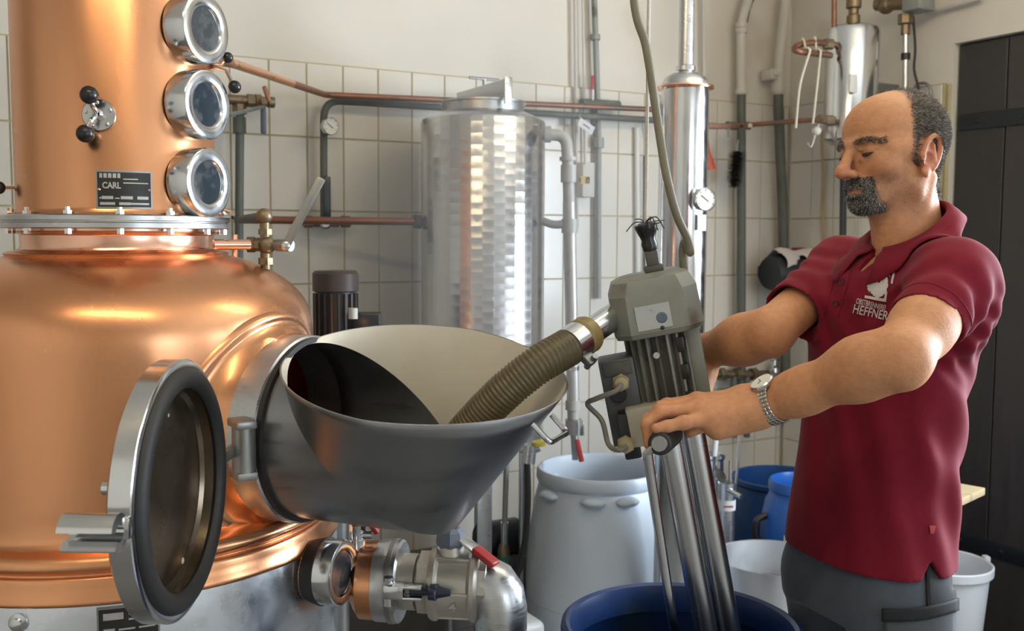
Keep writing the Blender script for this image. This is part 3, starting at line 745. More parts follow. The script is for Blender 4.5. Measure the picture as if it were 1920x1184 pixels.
bm = B(); box(bm, cm + dn * .040 , (.022, .016, .020), (od, od.cross(dn), dn), bev=.003); cyl(bm, cm + dn * .044 - od.cross(dn) * .018, cm + dn * .044 + od.cross(dn) * .018, .0055, seg=10); finish('clamp_screw', bm, STEEL_D, cb)

# power cable and hoist cord from the ceiling
cord = B(); ctop = TOPP + PZ * .090; tube(cord, [Vector((ctop.x, ctop.y, CEIL)), ctop], .0032, 8)
tag(finish('hoist_cord', cord, mat('cord_white', (.55, .53, .48), .8, var=.25, scale=200)), 'thin white braided cord hanging straight from the ceiling to the pump', 'cord')
pc = smooth_path([Vector((.150, 1.79, CEIL)), Vector((.176, 1.79, 2.5)), Vector((.200, 1.79, 2.2)), at(1188, -10, 1.79), at(1212, 90, 1.79), at(1232, 220, 1.79), at(1248, 320, 1.78), at(1268, 400, 1.785), at(1290, 450, 1.80), at(1294, 474, 1.805), at(1285, 454, 1.815), at(1280, 472, 1.825), at(1283, 512, 1.835)], 8)
bm = B(); tube(bm, pc, .0078, 12)
tag(finish('power_cable', bm, mat('cable_olive', (.19, .175, .12), .45, var=.15, scale=30)), 'thick olive power cable drooping from the ceiling to the pump motor', 'cable')

# ------------------------------------------------------------------ blue drum in front
DRC = Vector((.321, 1.810, 0))
BLUE = mat('drum_blue', (.007, .032, .125), .38, var=.25, scale=6, rvar=.1, dirt=(.03, .06, .10), dscale=5, dthr=.6)
drum = empty('open_drum', DRC, 'open dark blue plastic drum holding the pump tubes', 'drum')
part('drum_shell', BLUE, drum, lathe, [(q_ * .978, h_ * 1.025) for q_, h_ in [(0, .012), (.21, .010), (.222, .02), (.225, .05), (.228, .25), (.236, .262), (.236, .285), (.228, .297), (.228, .50), (.236, .512), (.236, .535), (.228, .547), (.226, .68), (.214, .70), (.214, .722), (.228, .728), (.232, .742), (.230, .752), (.222, .756), (.214, .752), (.208, .735), (.207, .70), (.218, .685), (.219, .05), (.21, .03), (0, .026)]], DRC, seg=80)
part('mash_surface', mat('mash_brown', (.09, .06, .03), .35, var=.3, scale=20, bump=.3, bscale=30), drum, lathe, [(0, .46), (.2142, .46)], DRC, seg=48)
# ------------------------------------------------------------------ storage tank
def px2m(px, Y): return px * Y / F_PX
TKC = at(905, 600, 3.30); TKC.z = 0
tr = px2m(115, 3.30)
def tz(py, Y=3.30): return at(905, py, Y).z
TANKM = bpy.data.materials.new('steel_circle_polished'); TANKM.use_nodes = True
_nt = TANKM.node_tree; _b = _nt.nodes['Principled BSDF']; _b.inputs['Metallic'].default_value = 1; _b.inputs['Base Color'].default_value = (.66, .65, .63, 1)
_uv = _nt.nodes.new('ShaderNodeUVMap')
def _math(op, a, b=None):
    n = _nt.nodes.new('ShaderNodeMath'); n.operation = op
    for i, v in enumerate((a, b)):
        if v is None: continue
        if isinstance(v, (int, float)): n.inputs[i].default_value = v
        else: _nt.links.new(v, n.inputs[i])
    return n.outputs[0]
_sep = _nt.nodes.new('ShaderNodeSeparateXYZ'); _nt.links.new(_uv.outputs['UV'], _sep.inputs[0])
_S = 0.036
_colm = _math('DIVIDE', _sep.outputs['X'], _S)
_x = _math('SUBTRACT', _math('FRACT', _colm), .5)
_off = _math('MULTIPLY', _math('MODULO', _math('FLOOR', _colm), 2.0), .5)
_y = _math('SUBTRACT', _math('FRACT', _math('ADD', _math('DIVIDE', _sep.outputs['Y'], _S), _off)), .62)
_r = _math('SQRT', _math('ADD', _math('MULTIPLY', _x, _x), _math('MULTIPLY', _y, _y)))
_bp = _nt.nodes.new('ShaderNodeBump'); _bp.inputs['Strength'].default_value = .38; _bp.inputs['Distance'].default_value = .006
_nt.links.new(_math('MULTIPLY', _r, _r), _bp.inputs['Height']); _nt.links.new(_bp.outputs['Normal'], _b.inputs['Normal'])
_mr = _nt.nodes.new('ShaderNodeMapRange'); _mr.inputs['From Max'].default_value = .7; _mr.inputs['To Min'].default_value = .17; _mr.inputs['To Max'].default_value = .27
_nt.links.new(_r, _mr.inputs['Value']); _nt.links.new(_mr.outputs['Result'], _b.inputs['Roughness'])
tank = empty('storage_tank', TKC, 'tall cylindrical stainless tank with circle-polished shell before the tiled wall', 'tank')
ztop, zbot = tz(226), .82
bm = B(); lathe(bm, [(0, zbot - .03), (tr * .7, zbot - .02), (tr - .004, zbot), (tr, zbot + .004), (tr, ztop - .012), (tr - .004, ztop - .003), (tr - .012, ztop)], TKC, seg=96)
ul = bm.loops.layers.uv.new('UVMap')
for f in bm.faces:
    for l in f.loops:
        a = math.atan2(l.vert.co.y - TKC.y, l.vert.co.x - TKC.x); l[ul].uv = (((a + PI * 1.5) % (2 * PI)) * tr, l.vert.co.z)
finish('shell', bm, TANKM, tank)
part('tank_top', STEEL_B, tank, lathe, [(tr - .002, ztop - .008), (tr - .012, ztop + .002), (tr * .72, ztop + .022), (tr * .68, ztop + .024)], TKC, seg=72)
hat = part('hatch', STEEL_B, tank, lathe, [(tr * .66, ztop + .012), (tr * .66, ztop + .050), (tr * .69, ztop + .052), (tr * .69, ztop + .058), (0, ztop + .070)], TKC, seg=64)
b0, b1 = at(858, 190, 3.38), at(952, 163, 3.16)
bx = (b1 - b0).normalized(); bz = (Zv - bx * bx.z).normalized()
part('hatch_bar', STEEL_B, hat, box, (b0 + b1) / 2, ((b1 - b0).length, .008, .055), (bx, bz.cross(bx), bz), bev=.002)
part('hatch_bar_flange', STEEL_B, hat, box, b1 + bx * .002 - Zv * .012, (.006, .030, .085), (bx, bz.cross(bx), Zv), bev=.002)
bt = at(908, 178, 3.30)
bm = B(); cyl(bm, bt - Zv * .02, bt + Zv * .052, .006, seg=10); finish('hatch_screw', bm, STEEL_D, hat)
part('hatch_tee', STEEL_D, hat, cyl, bt + Zv * .052 - T * .055, bt + Zv * .052 + T * .055, .005, seg=8)
for q_, (dx_, dy_, w_) in enumerate(((-.100, -.125, .010), (.135, -.09, .012), (-.02, .155, .014))):
    p = TKC + Vector((dx_, dy_, 0)); part('leg', STEEL_B, tank, cyl, p, p + Zv * (zbot + .02), w_, seg=14)
part('leg', STEEL_B, tank, box, TKC + Vector((.012, -.150, (zbot + .02) / 2)), (.048, .030, zbot + .02), None, bev=.003)

# wall-hung pipework -------------------------------------------------------
def pipe_thing(name, pts, r, m, label, cat='pipe', rad=.03, group=None):
    e_o = min(pts, key=lambda p: p.z)
    e = empty(name, e_o, label, cat, group)
    part('pipe_run', m, e, tube, fillet(pts, rad, 6), r, 14)
    return e
def ring(parent, c, axis, r, h, m=BRASS, name='union_nut', seg=6):
    bm = B(); ax = Vector(axis).normalized(); lathe(bm, [(0, 0), (r, 0), (r, h), (0, h)], Vector(c) - ax * h / 2, ax, seg); return finish(name, bm, m, parent, smooth=seg > 8)
def gauge(parent, c, r, n, stub=None, name='gauge'):
    g = part(name, STEEL, parent, lathe, [(0, -.022), (r * .92, -.022), (r, -.016), (r, .002), (r * .93, .004), (r * .9, .0)], c, n, 36)
    part('dial', DIAL, g, lathe, [(0, .0005), (r * .91, .0005)], c, n, 32)
    u = (Zv - n * Zv.dot(n)).normalized(); s = n.cross(u)
    part('needle', INK, g, box, Vector(c) + n * .002 + (u * .5 + s * .5) * r * .15, (r * .9, .0018, .001), ((u * .6 + s * .8).normalized(), (u * .8 - s * .6).normalized(), n), smooth=False)
    for k in range(7):
        a = math.radians(-120 + 40 * k); d = u * math.cos(a) + s * math.sin(a)
        part('tick', INK, g, box, Vector(c) + n * .0012 + d * r * .75, (r * .18, .0012, .0006), (d, n.cross(d), n), smooth=False)
    if stub is not None: part('stub', BRASS, g, cyl, stub, Vector(c) - n * .02, .007, seg=12)
    return g
ob = on_back
# a: vapour pipe from the column to the condenser
p = [AX + dirv(-45) * .18 + Zv * at(425, 112, 2.1).z, at(440, 120, 2.35), ob(610, 178, .10), ob(860, 189, .10), ob(1235, 206, .10)]
va = pipe_thing('vapour_pipe', p, .0105, COPPER_OLD, 'thin copper pipe sloping from the still then running level along the tiles')
part('bright_section', COPPER, va, tube, [p[0] * .2 + p[1] * .8, p[1], p[1] * .45 + p[2] * .55], .0112, 12)
# b: water pipe with pressure gauge, elbow and black-lever valve
p = [ob(607, 418, .06), ob(607, 188, .06), ob(1232, 226, .06)]
vb = pipe_thing('water_pipe', p, .0125, GREENPIPE, 'dark pipe rising beside a small gauge then turning right behind the tank', rad=.06)
gauge(vb, ob(620, 237, .12), px2m(17, 3.2), (-N * .9 + T * .1).normalized(), ob(610, 237, .06))
# c: level copper pipe into the tank
p = [ob(440, 412, .06), ob(795, 416, .06) ]
p[1] = at(800, 416, 3.25)
vc = pipe_thing('feed_pipe', p, .0125, COPPER_OLD, 'level tarnished copper pipe entering the left flank of the steel tank')
ring(vc, at(783, 416, 3.24), T, .022, .02, GREENPIPE, 'pipe_flange', 20)
for x_ in (578, 648): ring(vc, ob(x_, 416, .06), T, .020, .03)
bmv = B(); ball(bmv, ob(611, 417, .06), .024, 18); cyl(bmv, ob(590, 416.5, .06), ob(634, 417, .06), .017, seg=14); bvv = finish('valve_body', bmv, BRASS, vc)
part('valve_hub', STEEL, vc, lathe, [(0, 0), (.014, 0), (.016, -.004), (.016, -.02)], ob(611, 418, .105), -N, 20)
part('valve_lever', BLACK, vc, box, ob(613, 376, .10), (.026, .012, .16), (T, N, Zv), bev=.005)
# d: grey-green riser beside the sight glasses
p = [ob(447, 640, .07), ob(450, 195, .07)]
vd = pipe_thing('riser_pipe', p, .014, GREENPIPE, 'grey-green vertical pipe beside the sight glasses of the still')
ring(vd, ob(449, 235, .07), Zv, .021, .05, GREENPIPE, 'coupling', 16); ring(vd, ob(449, 205, .07), Zv, .024, .03, BRASS, 'union_nut', 8)
part('tee', BRASS, vd, cyl, ob(428, 186, .08), ob(500, 191, .08), .016, seg=14)
ring(vd, ob(470, 189, .08), T, .021, .024); ring(vd, ob(484, 190, .08), T, .022, .02); ring(vd, ob(508, 192, .08), T, .018, .02, BRASS, 'end_nut', 12)
part('rod', GREENPIPE, vd, cyl, at(428, 216, 2.5), ob(495, 200, .10), .006, seg=10)
tapd = part('tap_stem', BRASS, vd, cyl, ob(494, 190, .08), ob(495, 190, .14), .010, seg=12)
part('tap_lever', RED if False else COPPER_OLD, tapd, box, ob(500, 176, .14), (.014, .010, .05), ((T * .9 + Zv * .3).normalized(), N, (Zv * .9 - T * .3).normalized()), bev=.004)
part('tap_lever_grip', mat('grip_blue_grey', (.07, .085, .11), .5, var=.2), tapd, box, ob(494, 226, .14), (.018, .012, .085), (T, N, Zv), bev=.005)
# e: valve with a long grey lever, fed by a copper tube from the still
q0 = at(400, 459, 1.98); q1 = at(468, 459, 2.02)
ve = empty('rinse_valve', at(497, 500, 2.05), 'brass valve with long grey lever on a bright copper tube by the still', 'valve')
part('copper_tube', COPPER_NECK, ve, cyl, q0, q1, .0105, seg=18)
def e_(px, py): return at(px, py, 2.04)
part('valve_body', BRASS, ve, cyl, e_(462, 459), e_(545, 460), .011, seg=14)
ring(ve, e_(471, 459), (1, 0, 0), .016, .016); ring(ve, e_(484, 459), (1, 0, 0), .014, .012)
bmv = B(); ball(bmv, e_(500, 460), .019, 16); finish('ball_housing', bmv, BRASS, ve)
part('vertical_stub', BRASS, ve, cyl, e_(498, 505), e_(496, 415), .010, seg=14)
ring(ve, e_(498, 490), Zv, .015, .014); ring(ve, e_(497, 435), Zv, .014, .012)
bmv = B(); ball(bmv, e_(495, 406), .017, 16); finish('elbow', bmv, BRASS, ve)
part('side_pipe', GREENPIPE, ve, cyl, e_(495, 406), at(452, 412, 2.35), .010, seg=12)
part('lever_hub', STEEL_D, ve, cyl, e_(520, 460), e_(548, 460) - Vector((0, .015, 0)), .013, seg=16)
lva, lvb = e_(540, 461) - Vector((0, .02, 0)), e_(604, 340) - Vector((0, .02, 0))
lx = (lvb - lva).normalized(); part('lever', STEEL_D, ve, box, (lva + lvb) / 2, ((lvb - lva).length + .012, .006, .018), (lx, Vector((0, 1, 0)), lx.cross(Vector((0, 1, 0)))), bev=.0028)
part('lever_bolt', STEEL, ve, ball, lva - Vector((0, .004, 0)), .010, 12, (0, 1, 0), .5)
part('drop_pipe', COPPER_NECK, ve, cyl, at(441, 440, 2.2), at(441, 490, 2.2), .006, seg=10)
# f: overflow pipe right of the tank
def f_(px, py): return at(px, py, 3.18)
vf = pipe_thing('overflow_pipe', [f_(1015, 252), f_(1062, 254), f_(1066, 330), f_(1075, 800)], px2m(11, 3.18), PVC, 'grey plastic overflow pipe bending down from the tank into the pale barrel', rad=.075)
ring(vf, f_(1027, 252), (1, 0, 0), .026, .02, PVC, 'socket', 20)
ring(vf, f_(1065, 298), Zv, .027, .012, PVC, 'socket', 20); ring(vf, f_(1066, 326), Zv, .025, .055, PVC, 'socket', 20)
part('metal_section', mat('pipe_peeling', (.46, .45, .42), .4, .5, var=.25, scale=20, dirt=(.22, .20, .18), dscale=16), vf, tube, [f_(1067, 380), f_(1075, 770)], px2m(12, 3.18), 18)
part('branch', PVC, vf, tube, fillet([at(1018, 415, 3.2), f_(1040, 423), f_(1066, 418)], .02), .013, 12)
ring(vf, f_(1068, 424), Zv, .026, .045, PVC, 'socket', 20); ring(vf, f_(1074, 760), Zv, .024, .03, PVC, 'socket', 20)
ring(vf, f_(1075, 800), Zv, .026, .05, STEEL_D, 'valve_body', 18)
part('spout', STEEL_D, vf, cyl, f_(1076, 800), f_(1080, 862), .013, seg=14)
lv2 = part('valve_lever', STEEL, vf, box, f_(1090, 800) - Vector((0, .03, 0)), (.014, .006, .05), None, bev=.002)
part('lever_grip', RED, vf, box, f_(1085, 842) - Vector((0, .03, 0)), (.017, .010, .075), ((Vector((.97, 0, .22))).normalized(), Vector((0, 1, 0)), Vector((-.22, 0, .97)).normalized()), bev=.004)
for y_ in (620, 690): ring(vf, f_(1071 + (y_ - 620) * .02, y_), Zv, .024, .012, STEEL, 'pipe_clip', 20)
# g: riser with red lever
vg = pipe_thing('riser_pipe', [ob(1122, 560, .028), ob(1122, 265, .028), ob(1120, 180, .028), ob(1113, -40, .028)], .0115, GALV, 'grey galvanised riser with a red lever valve above the paper tag')
ring(vg, ob(1122, 268, .028), Zv, .022, .04, GALV, 'union_nut', 8); ring(vg, ob(1116, 70, .028), Zv, .02, .02, GALV, 'pipe_clip', 18)
part('cross_pipe', GREENPIPE, vg, cyl, ob(1090, 194, .045), ob(1160, 198, .045), .019, seg=14)
part('lever_neck', STEEL, vg, cyl, ob(1111, 192, .052), ob(1111, 168, .052), .006, seg=8); part('red_lever', RED, vg, box, ob(1111, 155, .052), (.012, .008, .055), (T, N, Zv), bev=.003)
# h: thin conduits
for i_, (x0, x1, y1, r_) in enumerate(((1078, 1082, 430, .007), (1092, 1097, 304, .005), (1298, 1300, 330, .007), (1318, 1320, 246, .007))):
    pipe_thing('conduit', [ob(x1, y1, .02), ob(x0, -40, .02)], r_, WHITEPIPE, ['pale conduit running up the plaster beside the white switch box', 'hair-thin pale conduit next to the galvanised riser', 'pale conduit rising just behind the condenser head pipe', 'pale conduit standing clear of the condenser dome'][i_], 'conduit', group='thin wall conduits')
# i: switch box and paper tag
sb_ = empty('switch_box', ob(1096, 375, .0), 'small white wall switch box with yellow and black field', 'switch')
part('casing', mat('switch_white', (.60, .58, .52), .5, var=.05), sb_, box, ob(1096, 338, .035), (.057, .06, .135), (T, N, Zv), bev=.004)
part('yellow_field', mat('yellow_paint', (.55, .36, .06), .5, var=.1), sb_, box, ob(1096, 338, .067), (.048, .003, .030), (T, N, Zv), smooth=False)
part('rotary_switch', BLACK, sb_, box, ob(1102, 338, .070), (.014, .006, .022), (T, N, Zv), bev=.002)
part('rotary_switch', BLACK, sb_, box, ob(1088, 338, .070), (.005, .006, .022), (T, N, Zv), bev=.001)
for y_ in (307, 370): part('screw', STEEL_D, sb_, ball, ob(1096, y_, .067), .003, 8)
tg = empty('paper_tag', ob(1098, 250, .08), 'small white paper tag tied askew to the pipe crossing', 'tag')
c_, s_ = math.cos(.48), math.sin(.48); tx = (T * c_ - Zv * s_); tzv = (Zv * c_ + T * s_)
part('card', PAPER, tg, box, ob(1099, 237, .085), (.075, .0025, .034), (tx, N, tzv), bev=.0008); part('print', mat('print_grey', (.25, .25, .28), .7, var=.2), tg, box, ob(1100, 237, .0872), (.034, .001, .006), (tx, N, tzv), smooth=False)
part('string', PAPER, tg, cyl, ob(1084, 228, .085), ob(1090, 205, .06), .001, seg=6)
# j: dipstick
ds = empty('dipstick', ob(1208, 520, .03), 'thin dark measuring rod hanging from a wire hook on the tiles', 'rod')
part('rod', mat('rod_dark', (.08, .07, .05), .5, .4, var=.3), ds, cyl, ob(1208, 520, .03), ob(1208, 292, .03), .0055, seg=10)
part('wire_hook', STEEL_D, ds, tube, smooth_path([ob(1208, 292, .03), ob(1207, 262, .03), ob(1204, 235, .03), ob(1206, 226, .05)], 5), .0016, 6)
ti = B(); tube(ti, [ob(1196, 520, .02), ob(1194, 240, .02)], .010, 10); tag(finish('acrylic_tube', ti, mat('tube_white', (.80, .80, .78), .25, var=.03)), 'white plastic tube leaning on tiles beside the dipstick', 'tube')

# k: condenser
KC = at(1277, 600, 2.88); KC.z = 0; kr = px2m(44, 2.88)
def kz(py): return at(1277, py, 2.88).z
kond = empty('condenser', KC, 'slim vertical stainless condenser column with domed head and dial', 'condenser')
part('condenser_shell', STEEL, kond, lathe, [(0, .30), (kr * .6, .30), (kr, .36), (kr, kz(166))], KC, seg=56)
part('condenser_rim', COPPER_NECK, kond, lathe, [(kr - .004, kz(170)), (kr + .012, kz(168)), (kr + .014, kz(165)), (kr + .012, kz(162)), (kr - .004, kz(160))], KC, seg=56)
part('condenser_dome', STEEL_B, kond, lathe, [(kr, kz(163)), (kr * .96, kz(155)), (kr * .85, kz(146)), (kr * .6, kz(139)), (kr * .3, kz(136)), (.02, kz(134))], KC, seg=56)
part('head_nut', STEEL, kond, lathe, [(.016, kz(138)), (.018, kz(134)), (.028, kz(133)), (.028, kz(125)), (.022, kz(122))], KC, seg=28)
part('head_pipe', STEEL_B, kond, cyl, KC + Zv * kz(128), KC + Zv * (CEIL - .02), px2m(14, 2.88), seg=28)
gn = Vector((.32, -.95, 0)).normalized()
gauge(kond, at(1323, 374, 2.78), px2m(22, 2.78), gn, at(1300, 374, 2.86))
part('label', PAPER, kond, box, at(1318, 418, 2.81), (.020, .002, .046), (Vector((.95, .3, 0)).normalized(), Vector((-.3, .95, 0)).normalized(), Zv), smooth=False)
for a in (30, 150, 270):
    d = Vector((math.cos(math.radians(a)), math.sin(math.radians(a)), 0)); part('leg', STEEL_B, kond, cyl, KC + d * kr * 1.5, KC + d * kr * .75 + Zv * .40, .010, seg=10)
# second slim column close behind
kc2 = at(1243, 600, 3.50); kc2.z = 0
o_ = B(); lathe(o_, [(0, 0), (.05, 0), (.05, .01), (.024, .02), (.024, at(1243, 180, 3.50).z), (0, at(1243, 176, 3.50).z)], kc2, seg=24)
tag(finish('standpipe', o_, STEEL_B), 'slim steel standpipe close behind the condenser column', 'pipe')
# l: red funnel
fc = ob(1326, 318, .06)
rf = empty('red_funnel', fc, 'small red plastic funnel hanging behind the condenser', 'funnel')
part('funnel_cone', mat('plastic_orange_red', (.55, .10, .06), .45, var=.1), rf, lathe, [(.008, .12), (.012, .075), (.036, .0), (.038, .0), (.014, .078), (.010, .12)], fc, (Zv * .95 - T * .15 - N * .1).normalized(), 24)
part('hanging_ring', STEEL_D, rf, cyl, ob(1320, 262, .06), ob(1320, 262, -.004), .002, seg=6)
# m, n: two tall pipes in the corner
vm = pipe_thing('corner_pipe', [ob(1390, 760, .06), ob(1390, 60, .06), ob(1400, 10, .06), ob(1420, -30, .06)], px2m(9, 4.0), GREENPIPE, 'tall pipe painted white above and grey-green below, holding the bottle brush', rad=.03)
part('white_section', WHITEPIPE, vm, tube, fillet([ob(1390, 178, .06), ob(1390, 44, .06), ob(1400, 8, .06), ob(1412, -25, .06)], .05), px2m(9.6, 4.0), 18)
for y_ in (48, 58, 172): ring(vm, ob(1390, y_, .06), Zv, px2m(12, 4.0), .02, WHITEPIPE, 'collar', 20)
vn = pipe_thing('corner_pipe', [ob(1474, 770, .07), ob(1468, 400, .07), ob(1459, 190, .07), ob(1462, 110, .07), ob(1478, -30, .07)], px2m(9.5, 4.3), GREENPIPE, 'tall pipe standing in the wall corner with pale peeling upper half', rad=.03)
part('white_section', WHITEPIPE, vn, tube, fillet([ob(1459, 178, .07), ob(1461, 115, .07), ob(1477, -28, .07)], .04), px2m(10.2, 4.3), 18)
ring(vn, ob(1459, 165, .07), Zv, px2m(12, 4.3), .04, WHITEPIPE, 'collar', 20); part('pipe_bracket', WHITEPIPE, vn, box, ob(1444, 141, .05), (.045, .07, .045), (T, N, Zv), bev=.004)
part('bracket_bar', WHITEPIPE, vn, box, ob(1458, 139, .085), (.05, .02, .014), (T, N, Zv), bev=.003)
# p: bottle brush
bb = empty('bottle_brush', ob(1377, 352, .12), 'dark brown bristle bottle brush hanging on the corner pipe', 'brush')
part('wire_handle', STEEL_D, bb, cyl, ob(1384, 262, .12), ob(1377, 345, .12), .003, seg=8)
bm = B(); rnd = random.Random(5)
b0_, b1_ = ob(1383, 285, .12), ob(1376, 350, .12); bax = (b1_ - b0_).normalized(); bxv, byv, _ = frame(bax)
for k in range(1600):
    t = rnd.random(); a = rnd.uniform(0, 2 * PI); L_ = px2m(22, 3.9) * (.75 + .35 * rnd.random()) * (1 if t < .85 else .7)
    p_ = b0_ + (b1_ - b0_) * t; d_ = (bxv * math.cos(a) + byv * math.sin(a) + bax * rnd.uniform(-.2, .3)).normalized(); s_v = bax.cross(d_).normalized() * .0030
    vs = [bm.verts.new(p_ + s_v), bm.verts.new(p_ - s_v), bm.verts.new(p_ + d_ * L_)]; bm.faces.new(vs)
br = finish('bristles', bm, mat('bristle_brown', (.045, .025, .022), .8, var=.3), bb, smooth=False, recalc=False); br['kind'] = 'stuff'
# o: pipe to the heater
HTC = at(1596, 160, 3.85); hr = px2m(47.5, 3.85)
vo = pipe_thing('heater_pipe', [at(1320, 236, 2.91), at(1345, 237, 3.2), ob(1385, 236, .12), at(1535, 224, 3.75), at(1556, 224, 3.82)], .0095, COPPER_OLD, 'tarnished copper pipe crossing the corner pipes to the small heater', rad=.04)
ring(vo, ob(1372, 236, .12), T, .017, .05, GREENPIPE, 'valve_body', 12); ring(vo, at(1402, 236, 3.72), T, .015, .02); ring(vo, at(1540, 224, 3.75), T, .016, .03, BRASS, 'union_nut', 8)
part('tap_lever', GALV, vo, box, ob(1366, 247, .15), (.012, .008, .045), (T, N, Zv), bev=.003)
# q: heater vessel on the right wall
heat = empty('heater', HTC - Zv * (HTC.z - at(1596, 262, 3.85).z), 'small upright stainless heater vessel on the right wall above the man', 'heater')
hz0, hz1 = at(1596, 262, 3.85).z, at(1596, 55, 3.85).z
HX = Vector((HTC.x, HTC.y, 0))
part('vessel', STEEL, heat, lathe, [(0, hz0 - .02), (hr * .7, hz0 - .018), (hr, hz0), (hr, hz1 - .015), (hr * .95, hz1), (hr * .75, hz1 + .010), (.02, hz1 + .014)], HX, seg=56)
part('neck', BRASS, heat, lathe, [(.025, hz1 + .01), (.025, hz1 + .05), (.019, hz1 + .055), (.019, hz1 + .075), (.028, hz1 + .08), (.028, hz1 + .12), (0, hz1 + .12)], HX, seg=20)
part('top_pipe', COPPER_OLD, heat, cyl, at(1564, 60, 3.85), at(1564, -40, 3.85), .010, seg=12)
part('loop_pipe', COPPER_OLD, heat, tube, smooth_path([at(1566, 84, 3.80), at(1530, 80, 3.74), at(1500, 84, 3.70), at(1490, 92, 3.68), at(1502, 97, 3.66), at(1558, 104, 3.78)], 8), .0115, 14)
ring(heat, at(1553, 83, 3.78), (1, 0, 0), .02, .035, BRASS, 'union_nut', 8); ring(heat, at(1556, 226, 3.80), (1, 0, 0), .019, .03, BRASS, 'union_nut', 8)
part('patch', mat('patch_white', (.66, .64, .6), .8, var=.1, scale=40), heat, box, at(1600, 157, 3.75), (.045, .012, .07), (T, N, Zv), bev=.006)
part('wall_bracket', STEEL_D, heat, box, HX + T * (hr + .06) + Zv * (hz0 + hz1) / 2, (.16, .05, .03), (T, N, Zv))
loop_c = smooth_path([at(1566, 84, 3.80), at(1530, 80, 3.74), at(1500, 84, 3.70), at(1490, 92, 3.68), at(1502, 97, 3.66), at(1558, 104, 3.78)], 40)
def drape(x_, rest):   # over the upper strand, over the lower one, then hanging
    out = []
    for lo_, hi_, angs in ((0, 90, (-25, 5, 35, 65, 95)), (140, len(loop_c) - 1, (85, 110, 135, 160, 185))):
        k_ = min(range(lo_, hi_), key=lambda q: abs(loop_c[q].x - x_)); tg_ = (loop_c[k_ + 1] - loop_c[max(0, k_ - 1)]); tg_.z = 0
        side = Zv.cross(tg_).normalized(); side = side if side.y > 0 else -side
        for a in angs: out.append(loop_c[k_] + (side * math.cos(math.radians(a)) + Zv * math.sin(math.radians(a))) * .0168)
    return out + rest
for i_, (pa, lab) in enumerate(((drape(at(1508, 90, 3.69).x, [at(1500, 160, 3.65), at(1492, 240, 3.67)]), 'thin white tube hooked over the copper loop of the heater'), (drape(at(1530, 90, 3.72).x, [at(1531, 170, 3.69), at(1524, 232, 3.70)]), 'thin pale tube hanging beside the heater towards the small tap'))):
    bm = B(); tube(bm, smooth_path(pa, 6), .0045, 8); tag(finish('thin_tube', bm, mat('tube_ivory', (.60, .55, .44), .5, var=.1)), lab, 'tube', 'thin tubes by the heater')
st_ = empty('small_tap', at(1532, 260, 3.76), 'small white wall tap with bent hook below the heater pipe', 'tap')
part('tap_body', mat('tap_white', (.62, .60, .54), .5, var=.1), st_, ball, at(1531, 246, 3.76), .018, 12)
part('tap_hook', STEEL_D, st_, tube, smooth_path([at(1529, 250, 3.76), at(1524, 268, 3.76), at(1519, 276, 3.76), at(1513, 268, 3.76)], 5), .004, 8)
part('tap_pipe', STEEL_D, st_, cyl, at(1531, 246, 3.76), at(1536, 226, 3.76), .006, seg=8)
rt = on_right
bm = B(); tube(bm, smooth_path([rt(1541, 245, .04), rt(1541, 275, .03), rt(1543, 330, .02), rt(1541, 400, .02), rt(1545, 470, .02), rt(1540, 700, .02)], 8), .0065, 8)
tag(finish('rubber_tube', bm, mat('tube_ochre', (.42, .32, .16), .55, var=.12)), 'ochre rubber tube running down the tiles behind the man', 'tube')
bm = B(); tube(bm, [rt(1577, 760, .05), rt(1582, 265, .05)], .014, 12); tag(finish('drain_pipe', bm, mat('pipe_black_blue', (.03, .037, .042), .5, var=.2)), 'dark blue-black pipe running down the right wall below the heater', 'pipe')
# r: fittings at the top right
tv = empty('wall_tap_assembly', rt(1698, 165, .06), 'brass wall valve with thin steel drop tube above the door side', 'valve')
part('drop_tube', STEEL, tv, cyl, rt(1698, 170, .10), rt(1698, 50, .10), .010, seg=14)
ring(tv, rt(1698, 36, .10), Zv, .030, .035, BRASS, 'large_nut', 8); ring(tv, rt(1698, 56, .10), Zv, .018, .035, BRASS, 'union_nut', 8)
part('tee_body', BRASS, tv, cyl, rt(1645, 8, .10), rt(1735, 4, .10), .026, seg=16); bmv = B(); ball(bmv, rt(1662, 10, .10), .034, 16); finish('valve_bonnet', bmv, BRASS, tv)
part('clamp_ring', BLACK, tv, lathe, [(.011, -.012), (.017, -.012), (.017, .012), (.011, .012)], rt(1698, 106, .10), Zv, 16, closed=True)
part('actuator_box', GALV, tv, box, rt(1722, 4, .10), (.08, .09, .07), (N, T, Zv), bev=.006)
bm = B(); tube(bm, smooth_path([rt(1712, 30, .08), rt(1716, 90, .06), rt(1714, 130, .06), rt(1722, 165, .05), rt(1722, 190, .05)], 6), .005, 8); tag(finish('signal_wire', bm, RUBBER), 'thin black wire hanging beside the steel drop tube', 'wire')
cn = empty('wire_coil', rt(1728, 180, .04), 'dull grey coil of wire hung on a nail behind the man', 'coil')
part('coil_loop', STEEL_D, cn, lathe, [(.045 + .006 * math.cos(2 * PI * k / 8), .006 * math.sin(2 * PI * k / 8)) for k in range(8)], rt(1727, 178, .03), -T, 28, closed=True)
part('nail', STEEL_D, cn, cyl, rt(1727, 160, .05), rt(1727, 160, -.005), .003, seg=6)
bm = B(); tube(bm, [rt(1738, 24, .02), rt(1840, -4, .02)], .010, 10); tag(finish('cable_conduit', bm, WHITEPIPE), 'white painted conduit rising across the plaster above the door', 'conduit')
